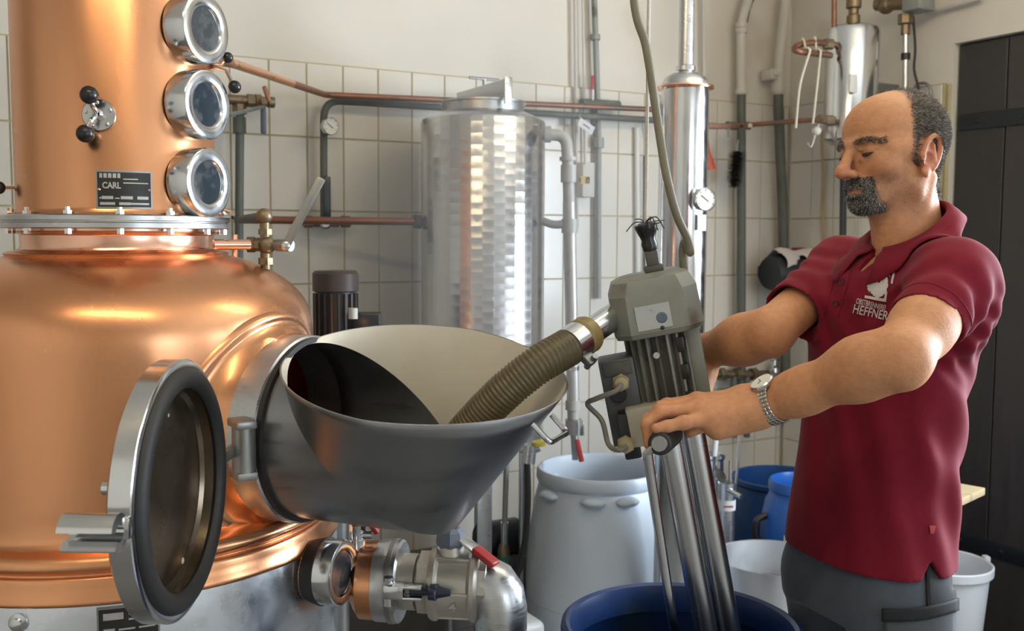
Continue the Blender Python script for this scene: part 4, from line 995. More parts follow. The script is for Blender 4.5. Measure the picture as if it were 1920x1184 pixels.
# s: black hose reel on the wall with towel
RC = ob(1478, 512, .16)
reel = empty('wall_reel', RC - Zv * .09, 'black drum reel fixed in the wall corner under a draped towel', 'reel')
reel_r = px2m(36, 3.9)
part('reel_drum', mat('reel_black', (.018, .020, .025), .5, var=.3, scale=10), reel, lathe, [(0, -.11), (reel_r * .9, -.11), (reel_r, -.09), (reel_r, .20), (reel_r * .9, .22), (0, .22)], RC, T, 40)
part('reel_bracket', IRON, reel, box, RC + N * .07, (.06, .17, .05), (T, N, Zv))
tw = empty('towel', RC + Zv * reel_r, 'crumpled white cloth lying on the black reel', 'cloth')
bm = B(); nu, nv = 26, 20; g = []
for i in range(nu + 1):
    row = []
    for j in range(nv + 1):
        u_, v_ = i / nu, j / nv; a = math.radians(-62 + 105 * v_ + 10 * math.sin(u_ * 6)); pinch = 1 - .55 * math.exp(-((u_ - .52) / .12) ** 2)
        rr = reel_r + .006 + .012 * abs(math.sin(u_ * 13 + v_ * 7)) + .02 * (1 - abs(2 * v_ - 1)) * (.6 + .4 * math.sin(u_ * 9))
        ang = a * pinch + (.0 if v_ > .3 else -.2 * (u_ < .3))
        row.append(bm.verts.new(RC + T * (-.085 + .215 * u_) + (Zv * math.cos(ang) + N * math.sin(ang)) * rr))
    g.append(row)
for i in range(nu):
    for j in range(nv): bm.faces.new((g[i][j], g[i + 1][j], g[i + 1][j + 1], g[i][j + 1]))
o_ = finish('cloth', bm, mat('cloth_white', (.62, .56, .53), .9, var=.1, scale=30, bump=.3, bscale=80), tw, angle=180); o_.modifiers.new('thick', 'SOLIDIFY').thickness = .003
bm = B(); box(bm, ob(1497, 472, .12), (.06, .05, .035), (T, N, Zv), bev=.012); tag(finish('red_rag', bm, mat('rag_red', (.26, .03, .025), .85, var=.2)), 'red rag tucked behind the white cloth on the reel', 'cloth')
# t: manifold and tap behind the arm
mf = empty('wall_manifold', ob(1400, 760, .05), 'dark brass valve manifold on the tiles behind the forearm', 'valve')
part('manifold_pipe', BRASS, mf, cyl, ob(1330, 702, .08), ob(1440, 702, .08), .017, seg=14)
for x_ in (1352, 1382, 1412): ring(mf, ob(x_, 702, .08), T, .027, .03, BRASS, 'union_nut', 8)
for x_ in (1376, 1400): part('manifold_drop', GREENPIPE, mf, cyl, ob(x_, 702, .08), ob(x_, 820, .08), .015, seg=12)
part('wall_stub', BRASS, mf, cyl, ob(1364, 702, .08), ob(1364, 702, -.004), .012, seg=10)
fa_ = empty('faucet', ob(1452, 705, .04), 'small chrome faucet on the tiles by the corner pipe', 'faucet')
part('faucet_body', STEEL, fa_, lathe, [(0, 0), (.022, 0), (.020, .02), (.010, .03), (.008, .055), (.014, .058), (.008, .066), (0, .066)], ob(1452, 698, .06), Zv, 16)
part('cross_handle', STEEL, fa_, cyl, ob(1444, 676, .06), ob(1460, 676, .06), .005, seg=8); part('faucet_stub', STEEL, fa_, cyl, ob(1452, 696, .06), ob(1452, 696, -.004), .009, seg=10)
# agitator motor left of the tank
AM = at(630, 600, 2.78); AM.z = 0; ar = px2m(43, 2.78)
am = empty('agitator_motor', AM, 'small electric motor with rusty brown cap rising behind the hopper', 'motor')
az = lambda py: at(630, py, 2.78).z
part('motor_cap', mat('cap_rust_brown', (.075, .055, .048), .5, .3, var=.3, scale=20), am, lathe, [(0, az(507)), (ar * .9, az(508)), (ar, az(513)), (ar, az(545)), (ar * .93, az(547))], AM, seg=40)
part('motor_body', mat('motor_black', (.03, .03, .034), .4, .5, var=.3), am, lathe, [(0, az(545)), (ar * .86, az(545)), (ar * .86, az(680)), (ar, az(684)), (ar, az(700)), (0, az(700))], AM, seg=40)
for k in range(20):
    a = 2 * PI * k / 20; d = Vector((math.cos(a), math.sin(a), 0)); part('cooling_fin', mat('fin_brown', (.10, .075, .06), .4, .6, var=.4, scale=20), am, box, AM + d * ar * .92 + Zv * (az(550) + az(675)) / 2, (ar * .14, .005, az(550) - az(675)), (d, Zv.cross(d), Zv), smooth=False)
part('terminal_box', BLACK, am, box, at(690, 606, 2.76), (.075, .07, .06), None, bev=.006); part('cable_gland', DIAL, am, cyl, at(662, 578, 2.70), at(662, 598, 2.70), .013, seg=12)
part('stand', STEEL_D, am, lathe, [(0, 0), (.10, 0), (.10, .012), (.03, .02), (.03, az(700)), (0, az(700))], AM, seg=24)

# ------------------------------------------------------------------ containers on the floor
WB = at(1124, 900, 3.18); WB.z = 0
PE = mat('barrel_pale_plastic', (.60, .68, .78), .42, var=.06, scale=5, sss=0, dirt=(.48, .50, .52), dscale=3, dthr=.6)
wbar = empty('pale_barrel', WB, 'large pale blue-white open plastic barrel under the overflow pipe', 'barrel')
part('barrel_shell', PE, wbar, lathe, [(0, .0), (.195, .0), (.205, .01), (.212, .06), (.228, .18), (.2365, .30), (.2375, .36), (.2365, .42), (.228, .54), (.213, .64), (.199, .695), (.196, .702), (.203, .708), (.207, .72), (.205, .742), (.200, .750), (.192, .750), (.187, .742), (.187, .70), (.205, .63), (.222, .5), (.228, .36), (.22, .2), (.19, .02), (0, .015)], WB, seg=88)
part('mould_seam', mat('seam_grey', (.47, .50, .53), .5, var=0), wbar, lathe, [(.2372, .329), (.2383, .331), (.2372, .333)], WB, seg=88)
part('liquid', mat('rinse_water', (.28, .29, .30), .08, var=.1, scale=5), wbar, lathe, [(0, .60), (.208, .60)], WB, seg=48)
for dg in (-100, -70, 20, 140, 215):
    d = Vector((math.cos(math.radians(dg)), math.sin(math.radians(dg)), 0)); s_v = Zv.cross(d); c_ = WB + d * .206 + Zv * .684
    bm = B(); ball(bm, c_, .026, 16, tuple(s_v), 1.5); bmesh.ops.scale(bm, vec=(1, 1, .62), verts=bm.verts[:], space=Matrix.Translation(-c_)); finish('grip_lug', bm, PE, wbar)
# steel pot
SP = at(1449, 1060, 3.08); SP.z = 0
ALU = mat('pot_aluminium', (.80, .82, .85), .38, .9, var=.08, scale=9, rvar=.08)
sp_ = empty('metal_bucket', SP, 'tall bright aluminium bucket part filled, beside the man', 'bucket')
pr_ = px2m(106, 3.08); pz_ = at(1449, 1046, 3.08).z
part('bucket_shell', ALU, sp_, lathe, [(0, .0), (pr_ * .82, 0), (pr_ * .85, .012), (pr_, pz_ - .006), (pr_ + .006, pz_ - .004), (pr_ + .006, pz_ + .002), (pr_ - .002, pz_ + .002), (pr_ * .83, .03), (0, .02)], SP, seg=72)
part('liquid', mat('distillate', (.30, .32, .34), .06, var=.08, scale=6), sp_, lathe, [(0, pz_ - .11), (pr_ * .945, pz_ - .11)], SP, seg=48)
# blue drums in the corner
BLUE2 = mat('drum_blue_dark', (.010, .055, .20), .45, var=.25, scale=6, dirt=(.02, .035, .06), dscale=4)
D1 = at(1466, 890, 3.80); D1.z = 0; d1z = at(1466, 893, 3.80).z
dr1 = empty('corner_drum', D1, 'dark blue open drum standing in the tiled corner', 'drum')
part('drum_shell', BLUE2, dr1, lathe, [(0, 0), (.17, 0), (.185, .02), (.197, .15), (.200, d1z * .5), (.197, d1z - .16), (.186, d1z - .05), (.184, d1z - .03), (.192, d1z - .02), (.192, d1z - .004), (.186, d1z), (.178, d1z - .004), (.176, d1z - .04), (.19, d1z - .16), (.19, .1), (0, .05)], D1, seg=64)
BLUE3 = mat('keg_blue_bright', (.018, .115, .46), .35, var=.15, scale=6)
D2 = at(1510, 905, 3.43); D2.z = 0; d2z = at(1510, 900, 3.43).z
dr2 = empty('blue_keg', D2, 'bright blue plastic keg with white sticker in front of the dark drum', 'keg')
part('keg_shell', BLUE3, dr2, lathe, [(0, 0), (.13, 0), (.142, .015), (.150, .1), (.152, d2z * .5), (.150, d2z - .15), (.136, d2z - .075), (.124, d2z - .055), (.122, d2z - .04), (.127, d2z - .035), (.127, d2z - .012), (.122, d2z), (.116, d2z), (.112, d2z - .012), (.11, d2z - .06), (.14, d2z - .16), (.14, .05), (0, .03)], D2, seg=64)
a0_ = math.atan2(-1, -.40)
bm = B(); lo = [[D2 + Vector((math.cos(a0_ - .36 + .72 * i / 8), math.sin(a0_ - .36 + .72 * i / 8), 0)) * rr + Zv * z_ for i in range(9)] for rr, z_ in ((.1495, d2z - .20), (.1530, d2z - .20), (.1535, d2z - .168), (.1480, d2z - .168))]
loft(bm, lo, close=False); finish('sticker', bm, PAPER, dr2)
hl = D2 + Vector((math.cos(a0_ - 1.0), math.sin(a0_ - 1.0), 0)) * .150 + Zv * (d2z - .12)
hv_ = Vector((math.cos(a0_ - 1.0), math.sin(a0_ - 1.0), 0))
part('carry_handle', BLACK, dr2, tube, smooth_path([hl + hv_ * -.005, hl + hv_ * .03 - Zv * .02, hl + hv_ * .032 - Zv * .075, hl - Zv * .10], 6), .012, 10)
# white bucket by the door
WK = at(1772, 1060, 3.28); WK.z = 0; wz = at(1772, 1052, 3.28).z
BUC = mat('bucket_white', (.66, .68, .71), .4, var=.04)
wk = empty('white_bucket', WK, 'white plastic bucket on the floor before the plank door', 'bucket')
wr = px2m(82, 3.28)
part('bucket_shell', BUC, wk, lathe, [(0, 0), (wr * .74, 0), (wr * .76, .008), (wr * .96, wz - .035), (wr + .006, wz - .03), (wr + .007, wz - .004), (wr + .002, wz), (wr - .003, wz - .004), (wr * .93, wz - .04), (wr * .73, .015), (0, .012)], WK, seg=64)
for s in (-1, 1):
    e1 = WK + Vector((.97, .2, 0)).normalized() * s * (wr + .012) + Zv * (wz - .012); part('handle_ear', BUC, wk, box, e1, (.022, .03, .04), None, bev=.006)
part('bail', BUC, wk, tube, [WK + Vector((.97, .2, 0)).normalized() * (wr + .014) * math.cos(a) + Vector((-.2, .97, 0)).normalized() * (wr + .02) * math.sin(a) + Zv * (wz - .012 - .04 * math.sin(a)) for a in [PI * k / 16 for k in range(17)]], .004, 8)
# small wooden pedestal table behind the man
c0 = at(1848, 915, 2.80); e1v = Vector((-.71, -.70, 0)).normalized(); e2v = Vector((-.70, .71, 0)).normalized()
WOODT = mat('board_pale_wood', (.34, .26, .15), .6, var=.2, scale=8, stretch=(1, 8, 1), dirt=(.20, .14, .08), dscale=6)
tcen = c0 + e1v * .15 + e2v * .16
tb_ = empty('side_table', Vector((tcen.x, tcen.y, 0)), 'small worn wooden table board behind the man by the door', 'table')
part('table_top', WOODT, tb_, box, tcen - Zv * .011, (.30, .32, .022), (e1v, e2v, Zv), bev=.003)
part('pedestal', WOODT, tb_, lathe, [(0, 0), (.12, 0), (.12, .02), (.03, .04), (.025, c0.z - .03), (.05, c0.z - .022), (0, c0.z - .022)], Vector((tcen.x, tcen.y, 0)), seg=20)
# spirit parrot on a stand
SP0 = at(1350, 1000, 3.46); SP0.z = 0
par = empty('spirit_gauge', SP0, 'stainless spirit gauge with two cylinders and spout behind the bucket', 'gauge')
def y_(px, py): return at(px, py, 3.46)
part('stand', STEEL_B, par, lathe, [(0, 0), (.10, 0), (.10, .012), (.02, .02), (.02, y_(1350, 1030).z), (.06, y_(1350, 1028).z), (.06, y_(1350, 1022).z), (0, y_(1350, 1022).z)], SP0, seg=24)
part('overflow_cylinder', STEEL, par, lathe, [(0, y_(1338, 1022).z), (.034, y_(1338, 1022).z), (.034, y_(1338, 862).z), (.040, y_(1338, 858).z), (.040, y_(1338, 852).z), (.034, y_(1338, 853).z), (.030, y_(1338, 880).z), (0, y_(1338, 880).z)], Vector((y_(1338, 900).x, SP0.y, 0)), seg=28)
tc_ = Vector((y_(1356, 900).x, SP0.y - .06, 0))
tzf = lambda py: at(1356, py, 3.40).z
part('test_cylinder', STEEL_B, par, lathe, [(0, tzf(1022)), (.030, tzf(1022)), (.031, tzf(905)), (.028, tzf(905)), (.026, tzf(930)), (0, tzf(930))], tc_, seg=28)
part('label', PAPER, par, lathe, [(.0305, tzf(955)), (.0318, tzf(955)), (.0318, tzf(936)), (.0305, tzf(936))], tc_, seg=28)
part('label_print', mat('label_ink', (.30, .10, .12), .7, var=.2), par, box, tc_ + Vector((0, -.0322, tzf(946))), (.034, .001, .006), None, smooth=False)
part('spout', STEEL, par, cyl, at(1364, 918, 3.38), at(1390, 932, 3.33), .009, seg=14)
part('lid_flap', STEEL, par, lathe, [(0, 0), (.026, 0), (.026, .003), (0, .003)], at(1350, 893, 3.38), (.5, -.6, .55), 24)
part('thermometer', GALV, par, cyl, at(1369, 905, 3.42), at(1369, 864, 3.42), .005, seg=10)
part('float_rod', PAPER, par, cyl, at(1336, 880, 3.46), at(1342, 822, 3.46), .011, seg=12)
bm = B(); tube(bm, [Vector((at(1366, 1000, 3.60).x, 3.60, 0)), at(1387, 810, 3.72)], .006, 8); tag(finish('stirring_rod', bm, STEEL), 'thin bright steel rod leaning in the corner by the spirit gauge', 'rod')
# small parts under the tank: valve with black hose, coupling, canister
gv = empty('tap_with_hose', at(960, 1110, 3.06), 'pale tap with yellow cap feeding a black rubber hose', 'tap')
part('tap_body', STEEL_B, gv, cyl, at(994, 835, 3.02), at(990, 868, 3.02), .022, seg=16); part('tap_cap', mat('cap_yellow', (.60, .50, .05), .5, var=.1), gv, lathe, [(0, .0), (.022, 0), (.022, .012), (0, .02)], at(1010, 836, 3.02), Zv, 16)
part('tap_arm', STEEL_B, gv, cyl, at(992, 848, 3.02), at(1012, 840, 3.02), .012, seg=12)
tb0 = at(992, 848, 3.02); tbd = Vector((TKC.x - tb0.x, TKC.y - tb0.y, 0)); part('tank_stub', STEEL_B, gv, cyl, tb0, tb0 + tbd.normalized() * (tbd.length - tr + .006) + Zv * .0, .012, seg=12)
part('hose', RUBBER, gv, tube, smooth_path([at(988, 862, 3.02), at(990, 930, 3.02), at(986, 1000, 3.03), at(976, 1060, 3.05), at(964, 1095, 3.06), at(956, 1140, 3.07)], 8), .010, 10)
cp = empty('coupling', at(945, 1050, 3.2), 'steel and brass pipe coupling with green ring below the hopper', 'coupling')
part('riser', GALV, cp, cyl, at(946, 985, 3.2), at(950, 860, 3.2), .009, seg=12); part('sleeve', STEEL, cp, cyl, at(945, 1022, 3.2), at(946, 980, 3.2), .013, seg=14)
part('brass_body', BRASS, cp, lathe, [(0, 0), (.02, 0), (.02, .03), (.014, .05), (0, .05)], at(944, 1048, 3.2), Zv, 12); part('green_ring', mat('ring_green', (.03, .16, .10), .5, var=.1), cp, lathe, [(.02, 0), (.023, 0), (.023, .012), (.02, .012)], at(944, 1049, 3.2), Zv, 16, closed=True)
part('coupling_pipe', GALV, cp, cyl, Vector((at(944, 1049, 3.2).x, 3.2, 0)), at(944, 1049, 3.2), .016, seg=12)
tp = Vector((at(962, 1005, 3.32).x, 3.32, 0)); tpz = at(962, 1005, 3.32).z
tpu = empty('transfer_pump', tp, 'small black transfer pump behind the brass coupling', 'pump')
part('pump_motor', mat('pump_black', (.022, .024, .03), .45, var=.3), tpu, cyl, tp + Zv * tpz - T * .13, tp + Zv * tpz + T * .02, .062, seg=28, bev=.008)
part('pump_stand', STEEL_D, tpu, box, tp + Zv * (tpz - .05) / 2 - T * .05, (.12, .10, tpz - .05), (T, N, Zv))
cnp = at(960, 1120, 2.92)
cc = empty('canister', Vector((cnp.x, cnp.y, 0)), 'white plastic canister on the floor behind the outlet elbow', 'canister')
part('canister_body', BUC, cc, box, Vector((cnp.x, cnp.y, .175)), (.15, .16, .34), (T, N, Zv), bev=.02, seg=3); part('canister_cap', RUBBER, cc, cyl, Vector((cnp.x, cnp.y, .345)) - T * .03, Vector((cnp.x, cnp.y, .37)) - T * .03, .022, seg=16)

# ------------------------------------------------------------------ faint steam drifting up before the tank
def steam(name, c, r, dens, label):
    m = bpy.data.materials.new('steam'); m.use_nodes = True; nt = m.node_tree; nt.nodes.remove(nt.nodes['Principled BSDF'])
    pv = nt.nodes.new('ShaderNodeVolumePrincipled'); pv.inputs['Color'].default_value = (.95, .96, 1, 1); pv.inputs['Anisotropy'].default_value = .2
    nt.links.new(pv.outputs[0], nt.nodes['Material Output'].inputs['Volume'])
    tc = nt.nodes.new('ShaderNodeTexCoord'); mp = nt.nodes.new('ShaderNodeMapping'); mp.inputs['Scale'].default_value = tuple(1 / q for q in r)
    nt.links.new(tc.outputs['Object'], mp.inputs['Vector'])
    gr = nt.nodes.new('ShaderNodeTexGradient'); gr.gradient_type = 'SPHERICAL'; nt.links.new(mp.outputs['Vector'], gr.inputs['Vector'])
    no = nt.nodes.new('ShaderNodeTexNoise'); no.inputs['Scale'].default_value = 4.0; no.inputs['Detail'].default_value = 3; nt.links.new(tc.outputs['Object'], no.inputs['Vector'])
    a = nt.nodes.new('ShaderNodeMath'); a.operation = 'MULTIPLY'; nt.links.new(gr.outputs['Fac'], a.inputs[0]); nt.links.new(no.outputs['Fac'], a.inputs[1])
    b = nt.nodes.new('ShaderNodeMath'); b.operation = 'MULTIPLY'; nt.links.new(a.outputs[0], b.inputs[0]); b.inputs[1].default_value = dens; nt.links.new(b.outputs[0], pv.inputs['Density'])
    bm = B(); ball(bm, c, 1.0, 24); bmesh.ops.scale(bm, vec=r, verts=bm.verts[:], space=Matrix.Translation(-Vector(c)))
    o = finish(name, bm, m, origin=c); tag(o, label, 'steam'); o['kind'] = 'stuff'; return o
steam('steam', Vector((-.03, 2.62, 1.52)), (.55, .42, .66), 2.2, 'faint white steam drifting up before the steel tank')
steam('steam', at(1120, 880, 3.16), (.26, .26, .24), 2.0, 'faint steam rising from the pale open barrel')
# ------------------------------------------------------------------ the man at the pump
import openvdb
class Field:
    """signed-distance grid with smooth blending, meshed through OpenVDB"""
    def __init__(s, lo, hi, vox):
        s.lo = np.array(lo, np.float32); s.v = vox
        s.n = np.ceil((np.array(hi) - s.lo) / vox).astype(int) + 1
        s.ax = [(s.lo[i] + vox * np.arange(s.n[i])).astype(np.float32) for i in range(3)]
        s.f = np.full(tuple(s.n), 0.5, np.float32)
    def win(s, lo, hi):
        a = [max(0, int((lo[i] - s.lo[i]) / s.v)) for i in range(3)]; b = [min(s.n[i], int((hi[i] - s.lo[i]) / s.v) + 2) for i in range(3)]
        if any(b[i] <= a[i] for i in range(3)): return None
        sl = tuple(slice(a[i], b[i]) for i in range(3))
        return sl, s.ax[0][a[0]:b[0], None, None], s.ax[1][None, a[1]:b[1], None], s.ax[2][None, None, a[2]:b[2]]
    def put(s, lo, hi, fn, k, mode):
        m = max(k, 3 * s.v) + 3 * s.v
        w_ = s.win(np.array(lo) - m, np.array(hi) + m)
        if w_ is None: return
        sl, X, Y, Z = w_; d = fn(X, Y, Z).astype(np.float32); a = s.f[sl]
        if mode == 'add':
            r = np.minimum(a, d)
            if k > 0: h = np.maximum(k - np.abs(a - d), 0) / k; r = r - h * h * k * .25
        else:
            r = np.maximum(a, -d)
            if k > 0: h = np.maximum(k - np.abs(a + d), 0) / k; r = r + h * h * k * .25
        s.f[sl] = r
    def cone(s, a, b, ra, rb=None, k=.01, mode='add'):
        rb = ra if rb is None else rb; a = np.array(a, np.float32); b = np.array(b, np.float32); ab = b - a; L2 = float(ab @ ab) + 1e-12
        def fn(X, Y, Z):
            x, y, z = X - a[0], Y - a[1], Z - a[2]; t = np.clip((x * ab[0] + y * ab[1] + z * ab[2]) / L2, 0, 1)
            return np.sqrt((x - t * ab[0]) ** 2 + (y - t * ab[1]) ** 2 + (z - t * ab[2]) ** 2) - (ra + (rb - ra) * t)
        r = max(ra, rb); s.put(np.minimum(a, b) - r, np.maximum(a, b) + r, fn, k, mode)
    def sph(s, c, r, k=.01, mode='add'): s.cone(c, c, r, r, k, mode)
    def ell(s, c, r, k=.01, mode='add', R=None):
        c = np.array(c, np.float32); r = np.array(r, np.float32); M = np.eye(3) if R is None else np.array(R)
        def fn(X, Y, Z):
            x, y, z = X - c[0], Y - c[1], Z - c[2]
            p = [M[0, i] * x + M[1, i] * y + M[2, i] * z for i in range(3)]
            k0 = np.sqrt(sum((p[i] / r[i]) ** 2 for i in range(3))); k1 = np.sqrt(sum((p[i] / r[i] ** 2) ** 2 for i in range(3))) + 1e-9
            return k0 * (k0 - 1) / k1
        e = np.abs(M) @ r; s.put(c - e, c + e, fn, k, mode)
    def stack(s, secs, lv, fv, p=2.4, k=.02):
        """elliptical sections [(z, cx, cy, half width along lv, half depth along fv)]"""
        S = np.array(secs, np.float32); o = np.argsort(S[:, 0]); S = S[o]; z0, z1 = S[0, 0], S[-1, 0]; m = S[:, 3:].max()
        def fn(X, Y, Z):
            zz = Z.ravel(); zc = np.clip(zz, z0, z1); I = [np.interp(zc, S[:, 0], S[:, i])[None, None, :] for i in range(1, 5)]
            x, y = X - I[0], Y - I[1]
            a = np.abs(x * lv[0] + y * lv[1]) / I[2]; b = np.abs(x * fv[0] + y * fv[1]) / I[3]
            d = ((a ** p + b ** p) ** (1 / p) - 1) * np.minimum(I[2], I[3])
            over = np.maximum(np.maximum(z0 - zz, zz - z1), 0)[None, None, :]
            return np.where(over > 0, np.sqrt(np.maximum(d, 0) ** 2 + over ** 2) + np.minimum(d, 0) * 0, d) if True else d
        s.put((S[:, 1].min() - m, S[:, 2].min() - m, z0), (S[:, 1].max() + m, S[:, 2].max() + m, z1), fn, k, 'add')
    def mesh(s):
        f = s.f
        for ax_ in range(3):
            ix = [slice(None)] * 3
            for e in (0, -1): ix[ax_] = e; f[tuple(ix)] = np.maximum(f[tuple(ix)], s.v)
        g = openvdb.FloatGrid(1.0); g.transform = openvdb.createLinearTransform(s.v)
        g.copyFromArray(np.ascontiguousarray(np.clip(f, -.05, .05)))
        pts, quads = g.convertToQuads(0.0)
        return pts + s.lo, quads[:, ::-1]
def vt(M, P): return P @ np.array(M.to_3x3()).T + np.array(M.translation)
def raw_mesh(name, parts, m, parent, smooth_it=0, colors=None):
    P = np.concatenate([p for p, q in parts]); off = 0; Q = []
    for p, q in parts: Q.append(q + off); off += len(p)
    Q = np.concatenate(Q); o0 = np.array(ORG[parent.name])
    me = bpy.data.meshes.new(name); nV, nF = len(P), len(Q)
    me.vertices.add(nV); me.vertices.foreach_set('co', (P - o0).astype(np.float32).ravel())
    me.loops.add(nF * 4); me.loops.foreach_set('vertex_index', Q.astype(np.int32).ravel())
    me.polygons.add(nF); me.polygons.foreach_set('loop_start', np.arange(nF, dtype=np.int32) * 4)
    me.update(calc_edges=True); me.validate()
    me.shade_smooth()
    if colors is not None:
        ca = me.color_attributes.new('tint', 'FLOAT_COLOR', 'POINT')
        ca.data.foreach_set('color', np.concatenate([colors, np.ones((nV, 1))], 1).astype(np.float32).ravel())
    me.materials.append(m)
    o = bpy.data.objects.new(name, me); col.objects.link(o); o.parent = parent; ORG[o.name] = ORG[parent.name]
    if smooth_it:
        md = o.modifiers.new('relax', 'SMOOTH'); md.iterations = smooth_it; md.factor = .5
    return o
def V(*a): return np.array(a, np.float64)
def npv(v): return np.array(v[:], np.float64)

FT = Vector((-.93, -.367, 0)).normalized()         # chest direction
LT = Vector((-FT.y, FT.x, 0))                       # his left
SH_L, EL_L, WR_L = at(1788, 522, 1.65), at(1686, 672, 1.505), at(1436, 758, 1.655)
SH_R, EL_R, WR_R = at(1578, 505, 1.97), at(1442, 624, 1.81), at(1318, 660, 1.95)
PC = Vector((.668, 1.835, 0))                       # pelvis, on the floor plan
man = empty('person', PC, 'man in a maroon polo shirt and grey work trousers gripping the pump handle', 'person')
SKIN = mat('skin', (.50, .27, .17), .60, var=.0, sss=.22, bump=.12, bscale=260, spec=.4)
_nt = SKIN.node_tree; _a = _nt.nodes.new('ShaderNodeVertexColor'); _a.layer_name = 'tint'
_n = _nt.nodes.new('ShaderNodeTexNoise'); _n.inputs['Scale'].default_value = 90; _n.inputs['Detail'].default_value = 5
_tc = _nt.nodes.new('ShaderNodeTexCoord'); _nt.links.new(_tc.outputs['Object'], _n.inputs['Vector'])
_mr = _nt.nodes.new('ShaderNodeMapRange'); _mr.inputs['To Min'].default_value = .78; _mr.inputs['To Max'].default_value = 1.2; _nt.links.new(_n.outputs['Fac'], _mr.inputs['Value'])
_hs = _nt.nodes.new('ShaderNodeHueSaturation'); _nt.links.new(_a.outputs['Color'], _hs.inputs['Color']); _nt.links.new(_mr.outputs['Result'], _hs.inputs['Value'])
_nt.links.new(_hs.outputs['Color'], _nt.nodes['Principled BSDF'].inputs['Base Color'])
SK0 = V(.58, .275, .135)

# ---- head (local: +x his right, +y forward, +z up)
HEADC = at(1676, 291, 1.80)
hF = Vector((-.93, -.345, -.12)).normalized(); hR = hF.cross(Zv).normalized(); hU = hR.cross(hF)
tilt = math.radians(-3); hR, hU = hR * math.cos(tilt) + hU * math.sin(tilt), hU * math.cos(tilt) - hR * math.sin(tilt)
HM = Matrix(((hR.x, hF.x, hU.x, HEADC.x), (hR.y, hF.y, hU.y, HEADC.y), (hR.z, hF.z, hU.z, HEADC.z), (0, 0, 0, 1)))
hf = Field((-.115, -.145, -.235), (.115, .150, .135), .0017)
hf.ell((0, -.013, .034), (.0760, .089, .081))
hf.ell((0, .030, .040), (.0655, .057, .062), .02)
hf.ell((0, .030, -.027), (.0640, .060, .070), .025)
for s in (-1, 1):
    hf.cone((s * .051, -.002, -.045), (s * .048, .012, -.064), .017, .016, .02)
    hf.cone((s * .048, .012, -.066), (s * .016, .072, -.098), .016, .015, .02)
    hf.ell((s * .042, .058, -.026), (.024, .024, .022), .02)
    hf.ell((s * .058, .030, .000), (.016, .03, .016), .02)
hf.sph((0, .080, -.0955), .0180, .018)
hf.ell((0, .072, -.068), (.034, .027, .030), .016)
hf.cone((0, -.016, -.04), (0, -.026, -.235), .0520, .0570, .03)
hf.cone((0, .016, -.075), (0, .006, -.235), .038, .046, .03)
for s in (-1, 1): hf.cone((s * .054, -.026, -.050), (s * .020, .022, -.22), .011, .012, .012)
hf.ell((0, .036, -.150), (.012, .012, .018), .015)
for s in (-1, 1):
    hf.cone((s * .010, .0875, .017), (s * .046, .070, .016), .0095, .0075, .012)      # brow
    hf.sph((s * .0315, .1030, -.001), .0200, .010, 'sub')                                # socket
    hf.sph((s * .031, .0745, -.002), .0146, .002)                                       # lids over the eye
    hf.cone((s * .018, .0855, .0035), (s * .045, .0745, .002), .0042, .0040, .004)        # upper lid fold
    hf.cone((s * .020, .0865, -.0145), (s * .043, .0755, -.0125), .0042, .0035, .007)   # bag
hf.cone((0, .088, .012), (0, .1145, -.028), .0078, .0098, .010)
hf.ell((0, .1165, -.033), (.0130, .0125, .0115), .008)
for s in (-1, 1):
    hf.ell((s * .0130, .1035, -.0375), (.0085, .0105, .0085), .006)
    hf.sph((s * .0070, .1080, -.0465), .0038, .004, 'sub')
    hf.cone((s * .0215, .0985, -.034), (s * .038, .078, -.064), .0026, .0020, .008, 'sub')
hf.cone((0, .0985, -.0655), (-.021, .0890, -.0695), .0055, .0030, .005); hf.cone((0, .0985, -.0655), (.021, .0890, -.0695), .0055, .0030, .005)
hf.cone((0, .0960, -.0770), (-.019, .0880, -.0745), .0065, .0035, .005); hf.cone((0, .0960, -.0770), (.019, .0880, -.0745), .0065, .0035, .005)
hf.cone((-.024, .0935, -.0715), (0, .1035, -.0710), .0013, .0013, .003, 'sub'); hf.cone((.024, .0935, -.0715), (0, .1035, -.0710), .0013, .0013, .003, 'sub')
hf.ell((0, .096, -.0865), (.016, .007, .004), .006, 'sub')
for z_ in (.050, .062):                                                                  # forehead creases
    for s in (-1, 1): hf.cone((0, .0895 - (z_ - .05) * .35, z_), (s * .040, .0735 - (z_ - .05) * .35, z_ + .002), -.0004, -.0004, .003, 'sub')
for s in (-1, 1):                                                                        # crow's feet
    for q in (-.006, .0, .007): hf.cone((s * .0505, .0640, .000 + q), (s * .0595, .0475, .000 + q * 2.2), .0010, .0010, .003, 'sub')
for s in (-1, 1):                                                                        # ears
    hf.ell((s * .0760, -.005, -.013), (.0085, .0180, .0290), .006)
    pts = [(s * (.0820 + .003 * math.sin(t)), -.008 + .0185 * math.cos(t) - .009 * math.sin(t), -.009 + .0310 * math.sin(t)) for t in [math.radians(a) for a in range(-30, 246, 14)]]
    for a, b in zip(pts, pts[1:]): hf.cone(a, b, .0038, .0038, .003)
    hf.ell((s * .0880, -.001, -.016), (.0105, .0090, .0120), .003, 'sub')
    hf.ell((s * .0880, -.009, .004), (.0080, .0070, .0090), .003, 'sub')
    hf.sph((s * .0805, .0090, -.013), .0048, .004); hf.ell((s * .0790, .0060, -.0400), (.0055, .0080, .0090), .006)
    hf.cone((s * .0815, -.014, -.022), (s * .0825, -.014, .006), .0030, .0030, .004)
hp0, hq_ = hf.mesh()
